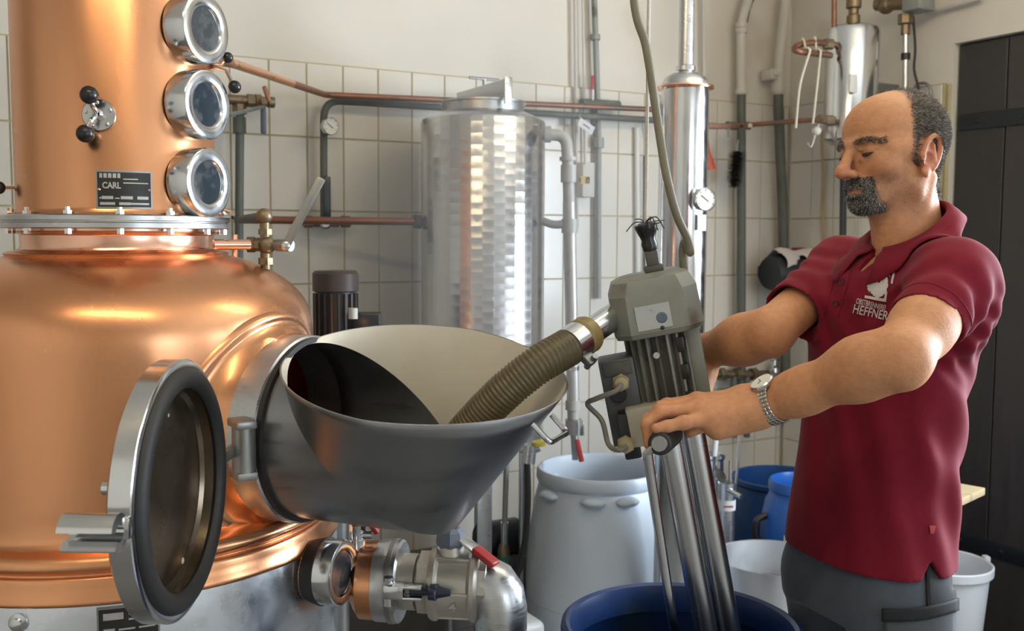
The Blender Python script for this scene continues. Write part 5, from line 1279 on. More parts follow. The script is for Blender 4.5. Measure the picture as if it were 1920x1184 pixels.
def warp(P):
    P = np.array(P, float); w_ = np.clip((P[:, 1] - .004) / .030, 0, 1); w_ = w_ * w_ * (3 - 2 * w_)
    zn = np.interp(P[:, 2], [-.235, -.165, -.1135, -.071, -.033, -.002, .0175, .06, .12], [-.235, -.145, -.0930, -.0535, -.0225, .0105, .0270, .064, .12])
    P[:, 2] += (zn - P[:, 2]) * w_; return P
hp_ = warp(hp0)
def headcol(P):
    x, y, z = P.T; c = np.tile(SK0, (len(P), 1))
    def blend(m, t): c[:] = c * (1 - m[:, None]) + np.array(t) * m[:, None]
    g = lambda cx, cy, cz, r: np.exp(-(((np.abs(x) - cx) ** 2 + (y - cy) ** 2 + (z - cz) ** 2) / r ** 2))
    blend(.65 * g(0, .118, -.034, .020), (.56, .20, .13)); blend(.40 * g(.042, .07, -.028, .024), (.54, .21, .13))
    blend(.7 * np.exp(-(((np.abs(x) - .084) / .012) ** 2 + ((y + .006) / .03) ** 2 + ((z + .012) / .04) ** 2)), (.56, .20, .13))
    lip = ((np.abs(x) < .021) & (y > .086) & (z < -.0650) & (z > -.0790)).astype(float); blend(.75 * lip * np.clip((y - .086) / .008, 0, 1), (.38, .13, .11))
    st = np.clip((-.035 - z) / .03, 0, 1) * np.clip((y + .01) / .03, 0, 1) * np.clip((z + .16) / .05, 0, 1); blend(.22 * st, (.30, .22, .17))
    eye = g(.031, .088, -.001, .015); blend(.45 * eye, (.26, .12, .08))  # eye-socket shade painted into the skin tint
    ym = np.interp(z, [-.09, -.045, -.026, -.012, .03, .060, .085, .10, .118], [-.046, -.038, .024, .028, .022, .018, .010, .004, .002])
    hm = np.clip((ym - y) / .012, 0, 1) * (z > -.088) * ~((z < -.026) & (y > -.034)) * ~((np.abs(x) > .070) & (np.hypot((y + .007) / .023, (z + .012) / .040) < 1)); blend(.8 * hm, (.09, .075, .062))
    bd = ((y > .055) & (np.abs(x) < .036) & (((z < -.047) & (z > -.063)) | (z < -.083) | ((np.abs(x) > .023) & (z < -.056))) & (z > -.112)).astype(float); blend(.6 * bd, (.13, .11, .10))
    return c
# ---- left arm and hand (the near one)
def hand_points(spec): return [npv(at(px, py, Y)) for px, py, Y in spec]
af = Field((.17, 1.40, 1.08), (.80, 1.76, 1.56), .0020)
S, E, W = npv(SH_L), npv(EL_L), npv(WR_L)
Sa = S + V(0, 0, -.012); af.cone(Sa, Sa + (E - Sa) * .6, .048, .046, .02); af.cone(Sa + (E - Sa) * .55, E, .046, .044, .03)
mu = E + (W - E) * .28 + V(0, -.002, .004)
af.cone(E, mu, .0440, .0465, .03); af.cone(mu, E + (W - E) * .75, .0460, .0340, .03); af.cone(E + (W - E) * .7, W, .0350, .0295, .03)
af.ell(npv(at(1630, 672, 1.52)), (.034, .034, .028), .03)                                # brachioradialis
af.ell(npv(at(1696, 696, 1.49)), (.020, .02, .020), .02)                                # elbow point
af.cone(W + V(.0, .012, .006), W + V(-.03, .02, .004), .026, .026, .02); af.cone(W + V(0, -.014, -.004), W + V(-.03, -.02, -.012), .024, .022, .02)
MCP = hand_points([(1306, 752, 1.706), (1306, 757, 1.682), (1312, 768, 1.658), (1328, 785, 1.635)])
PIP = hand_points([(1250, 760, 1.696), (1240, 766, 1.671), (1237, 773, 1.646), (1282, 793, 1.619)])
DIP = hand_points([(1222, 786, 1.692), (1216, 789, 1.665), (1213, 796, 1.638), (1251, 800, 1.613)])
TIP = hand_points([(1227, 824, 1.690), (1219, 828, 1.661), (1217, 834, 1.632), (1230, 804, 1.610)])
wl = W + V(-.02, .004, .0)
for i in range(4):
    m_ = MCP[i]
    af.cone(wl + (MCP[i] - MCP[1]) * .45 + V(0, 0, .002), m_ + V(.004, 0, -.005), .021, .0165, .02)
    rr = (.0108, .0116, .0112, .0108)[i]
    af.cone(m_, PIP[i], rr + .0018, rr + .0002, .008); af.sph(PIP[i], rr + .0008, .006)
    af.cone(PIP[i], DIP[i], rr, rr - .0006, .005); af.cone(DIP[i], TIP[i], rr - .0006, rr - .0020, .004)
    af.sph(m_ + V(0, 0, .004), .0105, .010)                                              # knuckle
af.ell((wl + MCP[1] + MCP[2]) / 2.6 + (wl) * (1 - 3 / 2.6) + V(.0, .0, -.010), (.044, .036, .020), .02) if False else None
pm = (wl + MCP[1] + MCP[2] + MCP[3]) / 4
af.ell(pm + V(.004, .0, -.008), (.050, .036, .022), .02)
af.cone(wl + V(.006, -.012, -.022), MCP[3] + V(.016, .002, -.020), .0200, .0175, .016)       # heel of the hand
th = hand_points([(1396, 764, 1.712), (1348, 784, 1.728), (1316, 800, 1.730), (1292, 812, 1.724)])
af.cone(th[0], th[1], .019, .0135, .016); af.cone(th[1], th[2], .0125, .0112, .006); af.cone(th[2], th[3], .0112, .0090, .005)
for i in range(3):                                                                        # tendons
    af.cone(wl + (MCP[i] - MCP[1]) * .4 + V(-.03, 0, .018), MCP[i] + V(.006, 0, .010), .0022, .0028, .006)
ap_, aq_ = af.mesh()
# ---- right arm (far side)
rf_ = Field((.24, 1.72, 1.08), (.70, 2.08, 1.56), .0028)
S2, E2, W2 = npv(SH_R), npv(EL_R), npv(WR_R)
rf_.cone(S2, E2, .046, .041, .02); rf_.cone(E2, E2 + (W2 - E2) * .4, .044, .043, .02); rf_.cone(E2 + (W2 - E2) * .35, W2, .045, .032, .03)
GR = npv(H2 - hd * .06)
wr2 = W2 + (GR + V(.02, 0, .03) - W2) * .35
rf_.cone(W2, wr2, .030, .030, .02)
for i in range(4):
    o_ = npv(hd) * (-.033 + .022 * i); k0 = GR + o_ + V(.022, 0, .034); k1 = GR + o_ + V(-.020, 0, .026); k2 = GR + o_ + V(-.029, 0, -.006); k3 = GR + o_ + V(-.010, 0, -.027)
    rf_.cone(wr2 + o_ * .5, k0, .018, .0135, .02); rf_.cone(k0, k1, .0115, .0100, .008); rf_.cone(k1, k2, .0100, .0092, .004); rf_.cone(k2, k3, .0092, .0078, .004)
o_ = npv(hd) * -.045; rf_.cone(wr2 + o_ * .5, GR + o_ + V(.028, 0, .0), .016, .0125, .016); rf_.cone(GR + o_ + V(.028, 0, .0), GR + o_ * .8 + V(.012, 0, -.028), .0115, .009, .005)
rp_, rq_ = rf_.mesh()
# ---- torso core under the clothes, joining neck, arms and legs
tf = Field((.36, 1.40, .75), (.98, 2.10, 1.62), .0065)
lvn, fvn = (LT.x, LT.y), (FT.x, FT.y)
tf.stack([(.80, .675, 1.835, .13, .085), (.95, .675, 1.835, .14, .09), (1.15, .680, 1.83, .135, .09), (1.35, .690, 1.82, .14, .09), (1.44, .690, 1.81, .12, .075)], lvn, fvn)
nb = HM @ Vector((0, -.030, -.20))
tf.cone((.685, 1.80, 1.37), npv(nb), .085, .056, .03); tf.cone((.688, 1.81, 1.40), S, .06, .045, .03); tf.cone((.688, 1.81, 1.40), S2, .06, .042, .03)
tp_, tq_ = tf.mesh()
hw = vt(HM, hp_)
cols = np.concatenate([headcol(hp0), np.tile(SK0, (len(ap_), 1)), np.tile(SK0, (len(rp_), 1)), np.tile(SK0, (len(tp_), 1))])
# knuckles and finger tips a little redder
_d = np.min([np.linalg.norm(ap_ - p, axis=1) for p in PIP + TIP + MCP], axis=0); _m = (.35 * np.exp(-(_d / .016) ** 2))[:, None]
_i0 = len(hp_); cols[_i0:_i0 + len(ap_)] = cols[_i0:_i0 + len(ap_)] * (1 - _m) + V(.56, .23, .15) * _m
body = raw_mesh('body', [(hw, hq_), (ap_, aq_), (rp_, rq_), (tp_, tq_)], SKIN, man, 2, cols)
# nail on the straight finger
nl = B(); fd = Vector(TIP[3] - DIP[3]).normalized(); up_ = (Vector((-.25, -.55, .8)) - fd * Vector((-.25, -.55, .8)).dot(fd)).normalized(); sd_ = fd.cross(up_)
c_ = Vector(TIP[3]) + up_ * .0066 - fd * .002
ball(nl, c_, .0055, 12, tuple(up_), .35); finish('nail', nl, mat('nail', (.62, .36, .28), .3, var=0), man)

# ---- hair, beard, brows: tufts rooted on the head surface
hn_ = np.zeros_like(hp_); _q = hp_[hq_]; _fn = np.cross(_q[:, 2] - _q[:, 0], _q[:, 3] - _q[:, 1])
for i in range(4): np.add.at(hn_, hq_[:, i], _fn)
hn_ /= np.linalg.norm(hn_, axis=1)[:, None] + 1e-12
if (hn_ * (hp_ - V(0, -.02, 0))).sum() < 0: hn_ = -hn_
def tufts(name, mask, count, ln, wd, comb, cols_, seed, parent=man, lift=0.0):
    rg = np.random.default_rng(seed); idx = np.nonzero(mask)[0]
    wts = mask[idx].astype(float); wts /= wts.sum()
    pick = rg.choice(idx, count, p=wts); p = hp_[pick] + rg.normal(0, .0009, (count, 3)) + hn_[pick] * lift; n = hn_[pick]
    d = comb(p, n); d = d + rg.normal(0, .35, (count, 3)); d /= np.linalg.norm(d, axis=1)[:, None]
    side = np.cross(d, n); side /= np.linalg.norm(side, axis=1)[:, None] + 1e-9
    L_ = ln * rg.uniform(.6, 1.25, (count, 1)); wv = wd * rg.uniform(.7, 1.3, (count, 1))
    v0 = p - side * wv; v1 = p + side * wv; v2 = p + d * L_ * .55 + side * wv * .7 + n * .0006; v3 = p + d * L_ * .55 - side * wv * .7 + n * .0006; v4 = p + d * L_
    P = np.stack([v0, v1, v2, v3, v4], 1).reshape(-1, 3); P = vt(HM, P)
    b = np.arange(count)[:, None] * 5; Q = np.concatenate([b + np.array([[0, 1, 2, 3]]), b + np.array([[3, 2, 4, 4]])])
    me = bpy.data.meshes.new(name)
    faces = [tuple(r) for r in (b + np.array([[0, 1, 2, 3]])).tolist()] + [tuple(r) for r in (b + np.array([[3, 2, 4]])).tolist()]
    me.from_pydata((P - npv(ORG[parent.name])).tolist(), [], faces)
    ca = me.color_attributes.new('tint', 'FLOAT_COLOR', 'POINT')
    c = np.array(cols_)[rg.choice(len(cols_), count)]; c = np.repeat(c * rg.uniform(.75, 1.25, (count, 1)), 5, 0)
    ca.data.foreach_set('color', np.concatenate([c, np.ones((len(c), 1))], 1).astype(np.float32).ravel())
    me.materials.append(HAIRM); o = bpy.data.objects.new(name, me); col.objects.link(o); o.parent = parent
    o['kind'] = 'stuff'; return o
HAIRM = mat('hair_grey_brown', (.1, .1, .1), .5, var=0, spec=.35)
_nt = HAIRM.node_tree; _a = _nt.nodes.new('ShaderNodeVertexColor'); _a.layer_name = 'tint'; _nt.links.new(_a.outputs['Color'], _nt.nodes['Principled BSDF'].inputs['Base Color'])
x, y, z = hp0.T; ax_ = np.abs(x)
ear = ((ax_ > .070) & (np.hypot((y + .007) / .023, (z + .012) / .040) < 1))
ymax = np.interp(z, [-.09, -.045, -.026, -.012, .03, .060, .085, .10, .118], [-.046, -.038, .024, .028, .022, .018, .010, .004, .002])
hairm = (y < ymax) & (z > -.088) & ~ear & ~((z < -.026) & (y > -.034)) & ~((z < -.034) & (ax_ < .0) )
soft = np.clip((ymax - y) / .018, .12, 1); top = np.where(z > .085, .45 + .55 * np.clip((-y) / .05, 0, 1), 1.0)
hairw = hairm * soft * top
hcomb = lambda p, n: n * .45 + np.stack([np.zeros(len(p)), np.full(len(p), -.55), np.full(len(p), -.45)], 1)
DK, MD, LG = (.036, .028, .021), (.105, .078, .056), (.27, .26, .25)
tufts('hair', hairw, 34000, .0080, .00045, hcomb, [DK, DK, MD, MD, MD, LG], 1)
dx = ax_
must = (z < -.0470) & (z > -.0675) & (dx < .033) & (y > .074)
sides_ = (z <= -.056) & (z > -.092) & (dx > .0195) & (dx < .0335) & (y > .060)
goat = (z <= -.0790) & (dx < .032) & (y > .054) & (z > -.118)
beardm = (must | sides_ | goat) & ~((z > -.0790) & (z < -.0675) & (dx < .0200))
bw = beardm * 1.0
tufts('beard', bw, 8000, .0058, .00050, lambda p, n: n * .55 + np.stack([np.sign(p[:, 0]) * .12, np.full(len(p), .05), np.full(len(p), -.75)], 1), [DK, DK, MD, LG, LG, (.36, .35, .34)], 2)
stub = ((z < -.045) & (z > -.12) & (y > -.005) & ~beardm & (dx > .02)).astype(float)
tufts('stubble', stub, 2600, .0016, .00026, lambda p, n: n * .8 + np.array([0, 0, -.4]), [MD, LG, LG], 3)
brow_z = .0175 + .004 * np.sin(np.clip((dx - .012) / .036, 0, 1) * PI)
browm = ((dx > .011) & (dx < .058) & (np.abs(z - brow_z + .004 * np.clip((dx - .04) / .018, 0, 1)) < .0052) & (y > .050)).astype(float)
tufts('eyebrow', browm, 1000, .0070, .00040, lambda p, n: n * .12 + np.stack([np.sign(p[:, 0]) * .9, np.full(len(p), -.2), np.full(len(p), .05)], 1), [DK, MD, MD, LG], 4)
# lowered lids: lash line and a sliver of eye
for s in (-1, 1):
    pts = [];
    for t in np.linspace(-1, 1, 9): pts.append(HM @ Vector(warp([(s * (.031 + .0135 * t), (.0742 + .0150 * math.cos(t * .98)), -.0050 - .0028 * (1 - t * t))])[0]))
    bm = B(); tube(bm, pts, [.0006 + .0026 * (1 - abs(t) ** 2) for t in np.linspace(-1, 1, 9)], 6); finish('eyelash', bm, mat('lash_dark', (.02, .014, .012), .5, var=0), man)

# ---- shirt
SHIRT = mat('polo_maroon', (.185, .006, .020), .82, var=.12, scale=30, bump=.14, bscale=900, sheen=.06, spec=.25)
sf = Field((.36, 1.40, .86), (1.00, 2.16, 1.60), .0030)
def ctr(pxc, Y, dx=0): return (pxc - 960) / F_PX * Y
secs = [(.860, ctr(1643, 1.835), 1.835, .172, .124), (.95, ctr(1644, 1.835), 1.835, .166, .120), (1.05, ctr(1648, 1.83), 1.83, .158, .114), (1.15, ctr(1660, 1.825), 1.825, .156, .112), (1.25, ctr(1668, 1.82), 1.82, .158, .113), (1.33, ctr(1670, 1.815), 1.815, .162, .112), (1.39, ctr(1671, 1.81), 1.81, .155, .108), (1.43, ctr(1672, 1.81), 1.81, .13, .095), (1.455, ctr(1676, 1.81), 1.81, .09, .07), (1.47, ctr(1680, 1.81), 1.81, .04, .04)]
sf.stack(secs, lvn, fvn, 2.5, .02)
Sd = S + V(0, 0, -.012); slL = Sd + (E - Sd) * .52; slR = S2 + (E2 - S2) * .66
NC = Vector((.717, 1.80, 1.525)); cu_ = (Zv * .83 + FT * .56).normalized(); cf_ = (FT - cu_ * FT.dot(cu_)).normalized(); cl_ = cu_.cross(cf_)
ncn = npv(NC)
sf.cone(V(.742, 1.812, 1.440), S + V(0, 0, -.004), .062, .062, .05); sf.cone(V(.735, 1.815, 1.436), S2 + V(0, 0, 0), .062, .058, .05)
sf.cone(V(.70, 1.81, 1.38), V(.755, 1.818, 1.478), .095, .060, .05)
sf.cone(S, slL + (slL - S) * .15, .064, .0555, .035); sf.cone(S2, slR + (slR - S2) * .15, .060, .056, .035)
sf.ell(S + V(.028, .02, -.05), (.045, .05, .07), .05)                                        # cloth hanging behind the arm
# folds
def wave(c, rad, amp, kv, ph=0):
    c = np.array(c); kv = np.array(kv)
    w_ = sf.win(c - rad * 2, c + rad * 2)
    if w_ is None: return
    sl, X, Y, Z = w_; g = np.exp(-((X - c[0]) ** 2 + (Y - c[1]) ** 2 + (Z - c[2]) ** 2) / rad ** 2)
    sf.f[sl] += amp * g * np.sin((X - c[0]) * kv[0] + (Y - c[1]) * kv[1] + (Z - c[2]) * kv[2] + ph)
aL = (E - S) / np.linalg.norm(E - S)
wave(S + (slL - S) * .45 + V(.03, -.03, -.03), .075, .0060, aL * 190 + V(60, 0, 80))
wave(npv(at(1800, 600, 1.68)), .07, .0055, V(120, 40, 150))
wave(npv(at(1700, 560, 1.66)), .08, .0035, V(-70, 60, 130))
wave(npv(at(1560, 560, 1.80)), .10, .0030, V(110, -40, 70)); wave(npv(at(1560, 700, 1.80)), .14, .0022, V(90, -30, 35)); wave(npv(at(1600, 850, 1.75)), .2, .0030, V(60, -40, 18)); wave(npv(at(1790, 800, 1.75)), .16, .0050, V(20, 50, 45)); wave(npv(at(1750, 950, 1.7)), .16, .0030, V(70, 40, 20)); wave(npv(at(1500, 520, 1.93)), .08, .003, V(90, 30, 120))
# openings: sleeves, hem, neck, side slit
def plane_cut(p0, n, c, rad):
    p0, n, c = np.array(p0), np.array(n), np.array(c)
    w_ = sf.win(c - rad, c + rad); sl, X, Y, Z = w_
    d = (X - p0[0]) * n[0] + (Y - p0[1]) * n[1] + (Z - p0[2]) * n[2]; inside = ((X - c[0]) ** 2 + (Y - c[1]) ** 2 + (Z - c[2]) ** 2) < rad * rad
    sf.f[sl] = np.where(inside, np.maximum(sf.f[sl], d), sf.f[sl])
nL = aL + V(.10, 0, -.10); nL /= np.linalg.norm(nL)
plane_cut(slL, nL, slL + aL * .075, .100)
aR = (E2 - S2) / np.linalg.norm(E2 - S2); plane_cut(slR, aR, slR + aR * .06, .075)
sf.cone(slL - aL * .05, slL + aL * .03, .050, .0535, .004, 'sub'); sf.cone(slR - aR * .05, slR + aR * .03, .047, .0525, .004, 'sub')
w_ = sf.win((.3, 1.3, .8), (1.1, 2.2, 1.0)); sl, X, Y, Z = w_
sf.f[sl] = np.maximum(sf.f[sl], .905 - Z + 0 * X)
sf.stack  # hollow hem
d_in = Field.stack
hx_ = Field((.36, 1.40, .86), (1.00, 2.16, .96), .0030); hx_.stack([(.80, ctr(1643, 1.835), 1.835, .163, .115), (.935, ctr(1644, 1.835), 1.835, .157, .110)], lvn, fvn, 2.5, 0)
nz = hx_.f.shape[2]; sf.f[:hx_.f.shape[0], :hx_.f.shape[1], :nz] = np.maximum(sf.f[:hx_.f.shape[0], :hx_.f.shape[1], :nz], -hx_.f[:sf.f.shape[0], :sf.f.shape[1], :nz])
slit = npv(at(1737, 1062, 1.69)); tng = npv(FT)
w_ = sf.win((slit[0] - .12, slit[1] - .12, .86), (slit[0] + .12, slit[1] + .12, slit[2] + .012)); sl, X, Y, Z = w_
wd_ = np.abs((X - slit[0]) * tng[0] + (Y - slit[1]) * tng[1]) - (slit[2] + .012 - Z) * .60
near = ((X - slit[0]) ** 2 + (Y - slit[1]) ** 2) < .10 ** 2
sf.f[sl] = np.where(near, np.maximum(sf.f[sl], -wd_), sf.f[sl])
# neck opening with a V at the front
sf.cone(ncn - npv(cu_) * .045, ncn + npv(cu_) * .10, .064, .068, .004, 'sub')
sf.cone(ncn + npv(cf_) * .03 - npv(cu_) * .01, ncn + npv(cf_) * .125 - npv(cu_) * .015, .030, .008, .004, 'sub')
sp_, sq_ = sf.mesh()
shirt = raw_mesh('polo_shirt', [(sp_, sq_)], SHIRT, man, 3)
bvh = BVHTree.FromPolygons([Vector(p) for p in sp_], [tuple(q) for q in sq_.tolist()])
CAMP = Vector((0, 0, CAM_H))
def on_shirt(px, py, lift=.0012, tree=None):
    d = ray(px, py).normalized(); h = (tree or bvh).ray_cast(CAMP, d)
    if h[0] is None: return None
    n = h[1] if h[1].dot(d) < 0 else -h[1]
    return h[0] + n * lift
# collar
colr = B(); nk = NC
def cring(phi, r, h, fx=0.0): return nk + (cf_ * math.cos(phi) * (r + fx) + cl_ * math.sin(phi) * r) + cu_ * h
NP = 64; cloops = [[] for _ in range(7)]
for i in range(NP + 1):
    t = i / NP; phi = math.radians(10 + 340 * t); fr = max(0, math.cos(phi)); tip = max(0, 1 - min(t, 1 - t) / .14)
    rad = cf_ * math.cos(phi) + cl_ * math.sin(phi); b_r = .0715 + .010 * fr
    f0 = nk + rad * b_r
    cloops[0].append(f0 - rad * .004 - cu_ * .036); cloops[1].append(f0 - rad * .003 - cu_ * .004); cloops[2].append(f0 + cu_ * .002); cloops[3].append(f0 + rad * .006 - cu_ * .001)
    dn_ = (rad * (.62 + .25 * fr) - Zv * .78).normalized(); wdt = .047 + .022 * tip
    prev = f0 + rad * .006
    for li, q in ((4, .35), (5, .7), (6, 1.0)):
        p = f0 + rad * .007 + dn_ * wdt * q + (cl_ * (1 if math.sin(phi) > 0 else -1) * .010 * tip * q)
        loc, nor, _i, dist = bvh.find_nearest(p)
        if nor.dot(rad + Zv * .6) < 0: nor = -nor
        hgt = (p - loc).dot(nor); want = .0045 + .010 * (1 - q)
        if hgt < want or q == 1.0: p = loc + nor * want
        cloops[li].append(p)
loft(colr, cloops, close=False)
co = finish('collar', colr, SHIRT, shirt, angle=180); m_ = co.modifiers.new('thick', 'SOLIDIFY'); m_.thickness = .0028; m_.offset = 0
# hem of the near sleeve, placket, buttons, flag label
def decal(name, pts2d, m, lift=.0015, parent=None, thick=0.0):
    """polygon given in photo pixels, laid on the shirt as a fine grid"""
    bm = B(); pts = [on_shirt(a, b, lift) for a, b in pts2d]
    if any(p is None for p in pts): return None
    bm.faces.new([bm.verts.new(p) for p in pts]); return finish(name, bm, m, parent or shirt, smooth=False, recalc=False)
bm = B(); seam = [on_shirt(a, b, .0006) for a, b in ((1598, 492), (1592, 520), (1586, 545), (1578, 572), (1572, 596))]
seam2 = [on_shirt(a, b, .0006) for a, b in ((1572, 484), (1566, 515), (1560, 540), (1552, 568), (1546, 592))]
if all(seam) and all(seam2):
    for sm_ in (seam, seam2): tube(bm, smooth_path(sm_, 4), .0012, 6)
    pk = finish('placket_seam', bm, SHIRT, shirt); pk['kind'] = 'stuff'
for a, b in ((1583, 500), (1579, 528), (1568, 570)):
    p = on_shirt(a, b, .001)
    if p:
        n = (CAMP - p).normalized(); n = (n * .4 + FT * .6).normalized()
        bm = B(); lathe(bm, [(0, .0015), (.004, .0015), (.0045, .0026), (.0058, .0026), (.0058, 0)], p, n, 16); finish('button', bm, mat('button_maroon', (.09, .008, .02), .35, var=0), shirt)
LOGO = mat('embroidery_white', (.62, .58, .57), .8, var=.08, scale=200, bump=.3, bscale=900)
def lay(name, me, cx, cy, ang, sx, sy, m, lift=.0016, shear=0.0):
    """lay a flat 2-D mesh on the shirt front; sx, sy in photo pixels per unit"""
    ca, sa = math.cos(ang), math.sin(ang); ok = True
    for v in me.vertices:
        px = cx + ca * v.co.x * sx + (sa + shear) * v.co.y * sy; py = cy + sa * v.co.x * sx - ca * v.co.y * sy
        p = on_shirt(px, py, lift)
        if p is None: ok = False; p = on_shirt(cx, cy, lift)
        v.co = p - ORG[shirt.name]
    me.materials.clear(); me.materials.append(m); o = bpy.data.objects.new(name, me); col.objects.link(o); o.parent = shirt; return o
def fit(me):
    c = np.array([v.co[:] for v in me.vertices]); lo, hi = c.min(0), c.max(0)
    for v in me.vertices: v.co.x = (v.co.x - (lo[0] + hi[0]) / 2) / (hi[0] - lo[0]); v.co.y = (v.co.y - (lo[1] + hi[1]) / 2) / (hi[1] - lo[1])
    return me
def grid_poly(fn, n=28):
    """cells of a unit square kept where fn(x, y) is true"""
    vs, fs = [], []
    for i in range(n + 1):
        for j in range(n + 1): vs.append((i / n - .5, j / n - .5, 0))
    for i in range(n):
        for j in range(n):
            if fn((i + .5) / n - .5, (j + .5) / n - .5): a = i * (n + 1) + j; fs.append((a, a + n + 1, a + n + 2, a + 1))
    me = bpy.data.meshes.new('emblem'); me.from_pydata(vs, [], fs)
    bm = B(); bm.from_mesh(me); bmesh.ops.delete(bm, geom=[v for v in bm.verts if not v.link_faces], context='VERTS'); bm.to_mesh(me); bm.free(); return me
def emblem(x, y):
    pear = ((x + .04) / .40) ** 2 + ((y + .06) / .36) ** 2 < 1
    e2 = ((x + .02) / .37) ** 2 + ((y + .02) / .42) ** 2
    line = .86 < e2 < 1.22 and (x > -.30) and not (y < -.2 and x > .25)
    stem = abs(x - (.02 - .9 * (y - .3) ** 2)) < .03 and .02 < y < .36
    if y < -.41: return -.48 < x < .34                       # foot bar
    if line or stem: return False
    return pear or (x > -.10 and x < .34 and y < .5) or (x > .42 and y > .05)
lay('emblem', grid_poly(emblem, 36), 1650, 533, math.radians(9), 50, 62, LOGO)
t1, t2 = fit(text_mesh('OBSTBRENNEREI', 1, .01)), fit(text_mesh('HEFFNER', 1, .012))
lay('lettering', t1, 1634, 571, math.radians(13), 56, 10, LOGO); lay('lettering', t2, 1634, 586, math.radians(13), 66, 17, LOGO)
fl_ = decal('flag_label', [(1741, 985), (1753, 986), (1749, 1001), (1743, 1000)], mat('flag_label_red', (.45, .05, .05), .7, var=.2), .003)
# sleeve hem ring
def sleeve_hem(c, a, r, name):
    bm = B(); x_, y_v, a_ = frame(a); lp = []
    for k in range(48):
        t = 2 * PI * k / 48; o_ = Vector(c) + (x_ * math.cos(t) + y_v * math.sin(t)) * .12
        h = bvh.ray_cast(o_ - Vector(a) * .022, (Vector(c) - o_).normalized())
        if h[0] is not None: lp.append(h[0])
    if len(lp) > 40: tube(bm, lp + [lp[0]], .0011, 6, cap=False); finish(name, bm, SHIRT, shirt)
sleeve_hem(slL, aL, .07, 'sleeve_seam')

# ---- wristwatch
wdir = Vector(WR_L - EL_L).normalized(); wc = WR_L - wdir * .018
hbv = BVHTree.FromPolygons([Vector(p) for p in ap_], [tuple(q) for q in aq_.tolist()])
wx, wy, wa = frame(wdir, (-.15, -.45, .9))
NW = 40; wrad = []
for k in range(NW):
    t = 2 * PI * k / NW; o_ = wc + (wx * math.cos(t) + wy * math.sin(t)) * .09; h = hbv.ray_cast(o_, (wc - o_).normalized()); wrad.append((h[0] - wc).length if h[0] else .032)
wrad = [sum(wrad[(k + j) % NW] for j in range(-3, 4)) / 7 for k in range(NW)]
def wpt(k, lift, al): t = 2 * PI * k / NW; return wc + (wx * math.cos(t) + wy * math.sin(t)) * (wrad[int(k) % NW] + lift) + wdir * al
wt = finish('wristwatch', (lambda bm: (lathe(bm, [(0, .0), (.0205, .0), (.0212, .003), (.0212, .006), (.0192, .008), (.0182, .0075)], wpt(0, .0015, 0), wx, 36), bm)[1])(B()), STEEL, man)
part('watch_dial', mat('dial_ivory', (.80, .77, .68), .3, var=0), wt, lathe, [(0, .0078), (.0184, .0078)], wpt(0, .0015, 0), wx, 32)
for ag, ln in ((40, .011), (150, .008)):
    d = wy * math.cos(math.radians(ag)) + wa * math.sin(math.radians(ag)); part('watch_hand', INK, wt, box, wpt(0, .0015, 0) + wx * .0083 + d * ln / 2, (ln, .0010, .0004), (d, wx.cross(d), wx), smooth=False)
LINK = mat('watch_links', (.62, .60, .55), .25, 1, var=.1, scale=40)
for k in range(3, NW - 2):
    t = 2 * PI * k / NW; rd = wx * math.cos(t) + wy * math.sin(t); tg_ = wa.cross(rd)
    for al in (-.0074, 0, .0074):
        bm = B(); box(bm, wpt(k, .0022, al), (.0070, 2 * PI * wrad[k] / NW * .86, .0026), (wa, tg_, rd), bev=.0009, seg=1); finish('strap_link', bm, LINK, wt, smooth=False)

# ---- trousers and shoes
TROU = mat('trousers_slate', (.070, .083, .108), .85, var=.15, scale=25, bump=.15, bscale=500, sheen=.2)
lf = Field((.42, 1.56, .03), (.98, 2.14, .99), .0055)
lf.stack([(.80, .675, 1.835, .156, .110), (.90, .675, 1.835, .153, .106), (.985, .675, 1.835, .140, .094)], lvn, fvn, 2.6, .03)
for s in (1, -1):
    hip = npv(PC + LT * s * .088) + V(0, 0, .84); kn_ = npv(PC + LT * s * .10 - FT * .05) + V(0, 0, .48); an = npv(PC + LT * s * .105 - FT * .125) + V(0, 0, .06)
    lf.cone(hip, kn_, .094, .070, .03); lf.cone(kn_, an, .068, .062, .03)
lp_, lq_ = lf.mesh()
tro = raw_mesh('trousers', [(lp_, lq_)], TROU, man, 3)
tbv = BVHTree.FromPolygons([Vector(p) for p in lp_], [tuple(q) for q in lq_.tolist()])
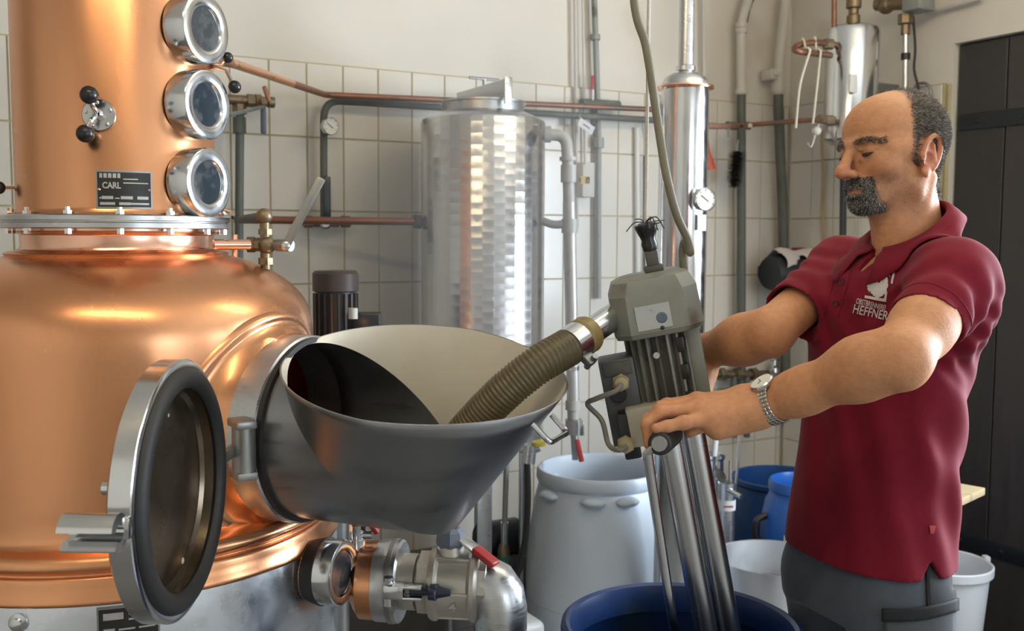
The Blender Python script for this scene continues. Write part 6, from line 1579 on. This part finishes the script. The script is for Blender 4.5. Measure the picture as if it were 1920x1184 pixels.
DARKT = mat('trousers_black_panel', (.010, .011, .013), .8, var=.2)
def panel(name, f, n, m_, w_n, h_n, lift=.003):
    """strip laid on the trousers; f(u, v) gives photo pixels"""
    bm = B(); g = []
    for i in range(w_n + 1):
        row = []
        for j in range(h_n + 1):
            a, b = f(i / w_n, j / h_n); p = on_shirt(a, b, lift, tbv); row.append(bm.verts.new(p) if p else None)
        g.append(row)
    for i in range(w_n):
        for j in range(h_n):
            q = [g[i][j], g[i + 1][j], g[i + 1][j + 1], g[i][j + 1]]
            if all(q): bm.faces.new(q)
    bmesh.ops.delete(bm, geom=[v for v in bm.verts if not v.link_faces], context='VERTS')
    if len(bm.faces): 
        o = finish(name, bm, m_, tro, angle=180); md = o.modifiers.new('thick', 'SOLIDIFY'); md.thickness = .004; md.offset = 0; return o
    bm.free()
panel('side_panel', lambda u, v: (1733 + 52 * u + 4 * v, 1050 + 95 * v), None, DARKT, 8, 10)
panel('pocket_flap', lambda u, v: (1655 + 148 * u, 1140 + 22 * v - 26 * u * u + 4 * math.sin(u * 3)), None, DARKT, 18, 4, .009)
panel('cargo_pocket', lambda u, v: (1660 + 140 * u, 1160 + 130 * v - 26 * u * u), None, mat('pocket_grey', (.075, .080, .088), .8, var=.2), 18, 12, .006)
for s in (1, -1):
    c = npv(PC + LT * s * .105 - FT * .075)
    shf = Field(c - V(.2, .2, c[2]) + V(0, 0, -.01), c + V(.2, .2, .14), .005)
    fx = npv(FT)
    shf.ell(c + fx * .045 + V(0, 0, .045), (.105, .046, .042), .02, 'add', np.array([[fx[0], -fx[1], 0], [fx[1], fx[0], 0], [0, 0, 1]]))
    shf.cone(c - fx * .045 + V(0, 0, .045), c - fx * .05 + V(0, 0, .10), .044, .048, .03)
    sl = shf.win(c - .3, c + .3); shf.f[sl[0]] = np.maximum(shf.f[sl[0]], .003 - sl[3] + 0 * sl[1])
    p_, q_ = shf.mesh(); raw_mesh('shoe', [(p_, q_)], mat('shoe_black', (.02, .018, .016), .5, var=.2), man, 2)
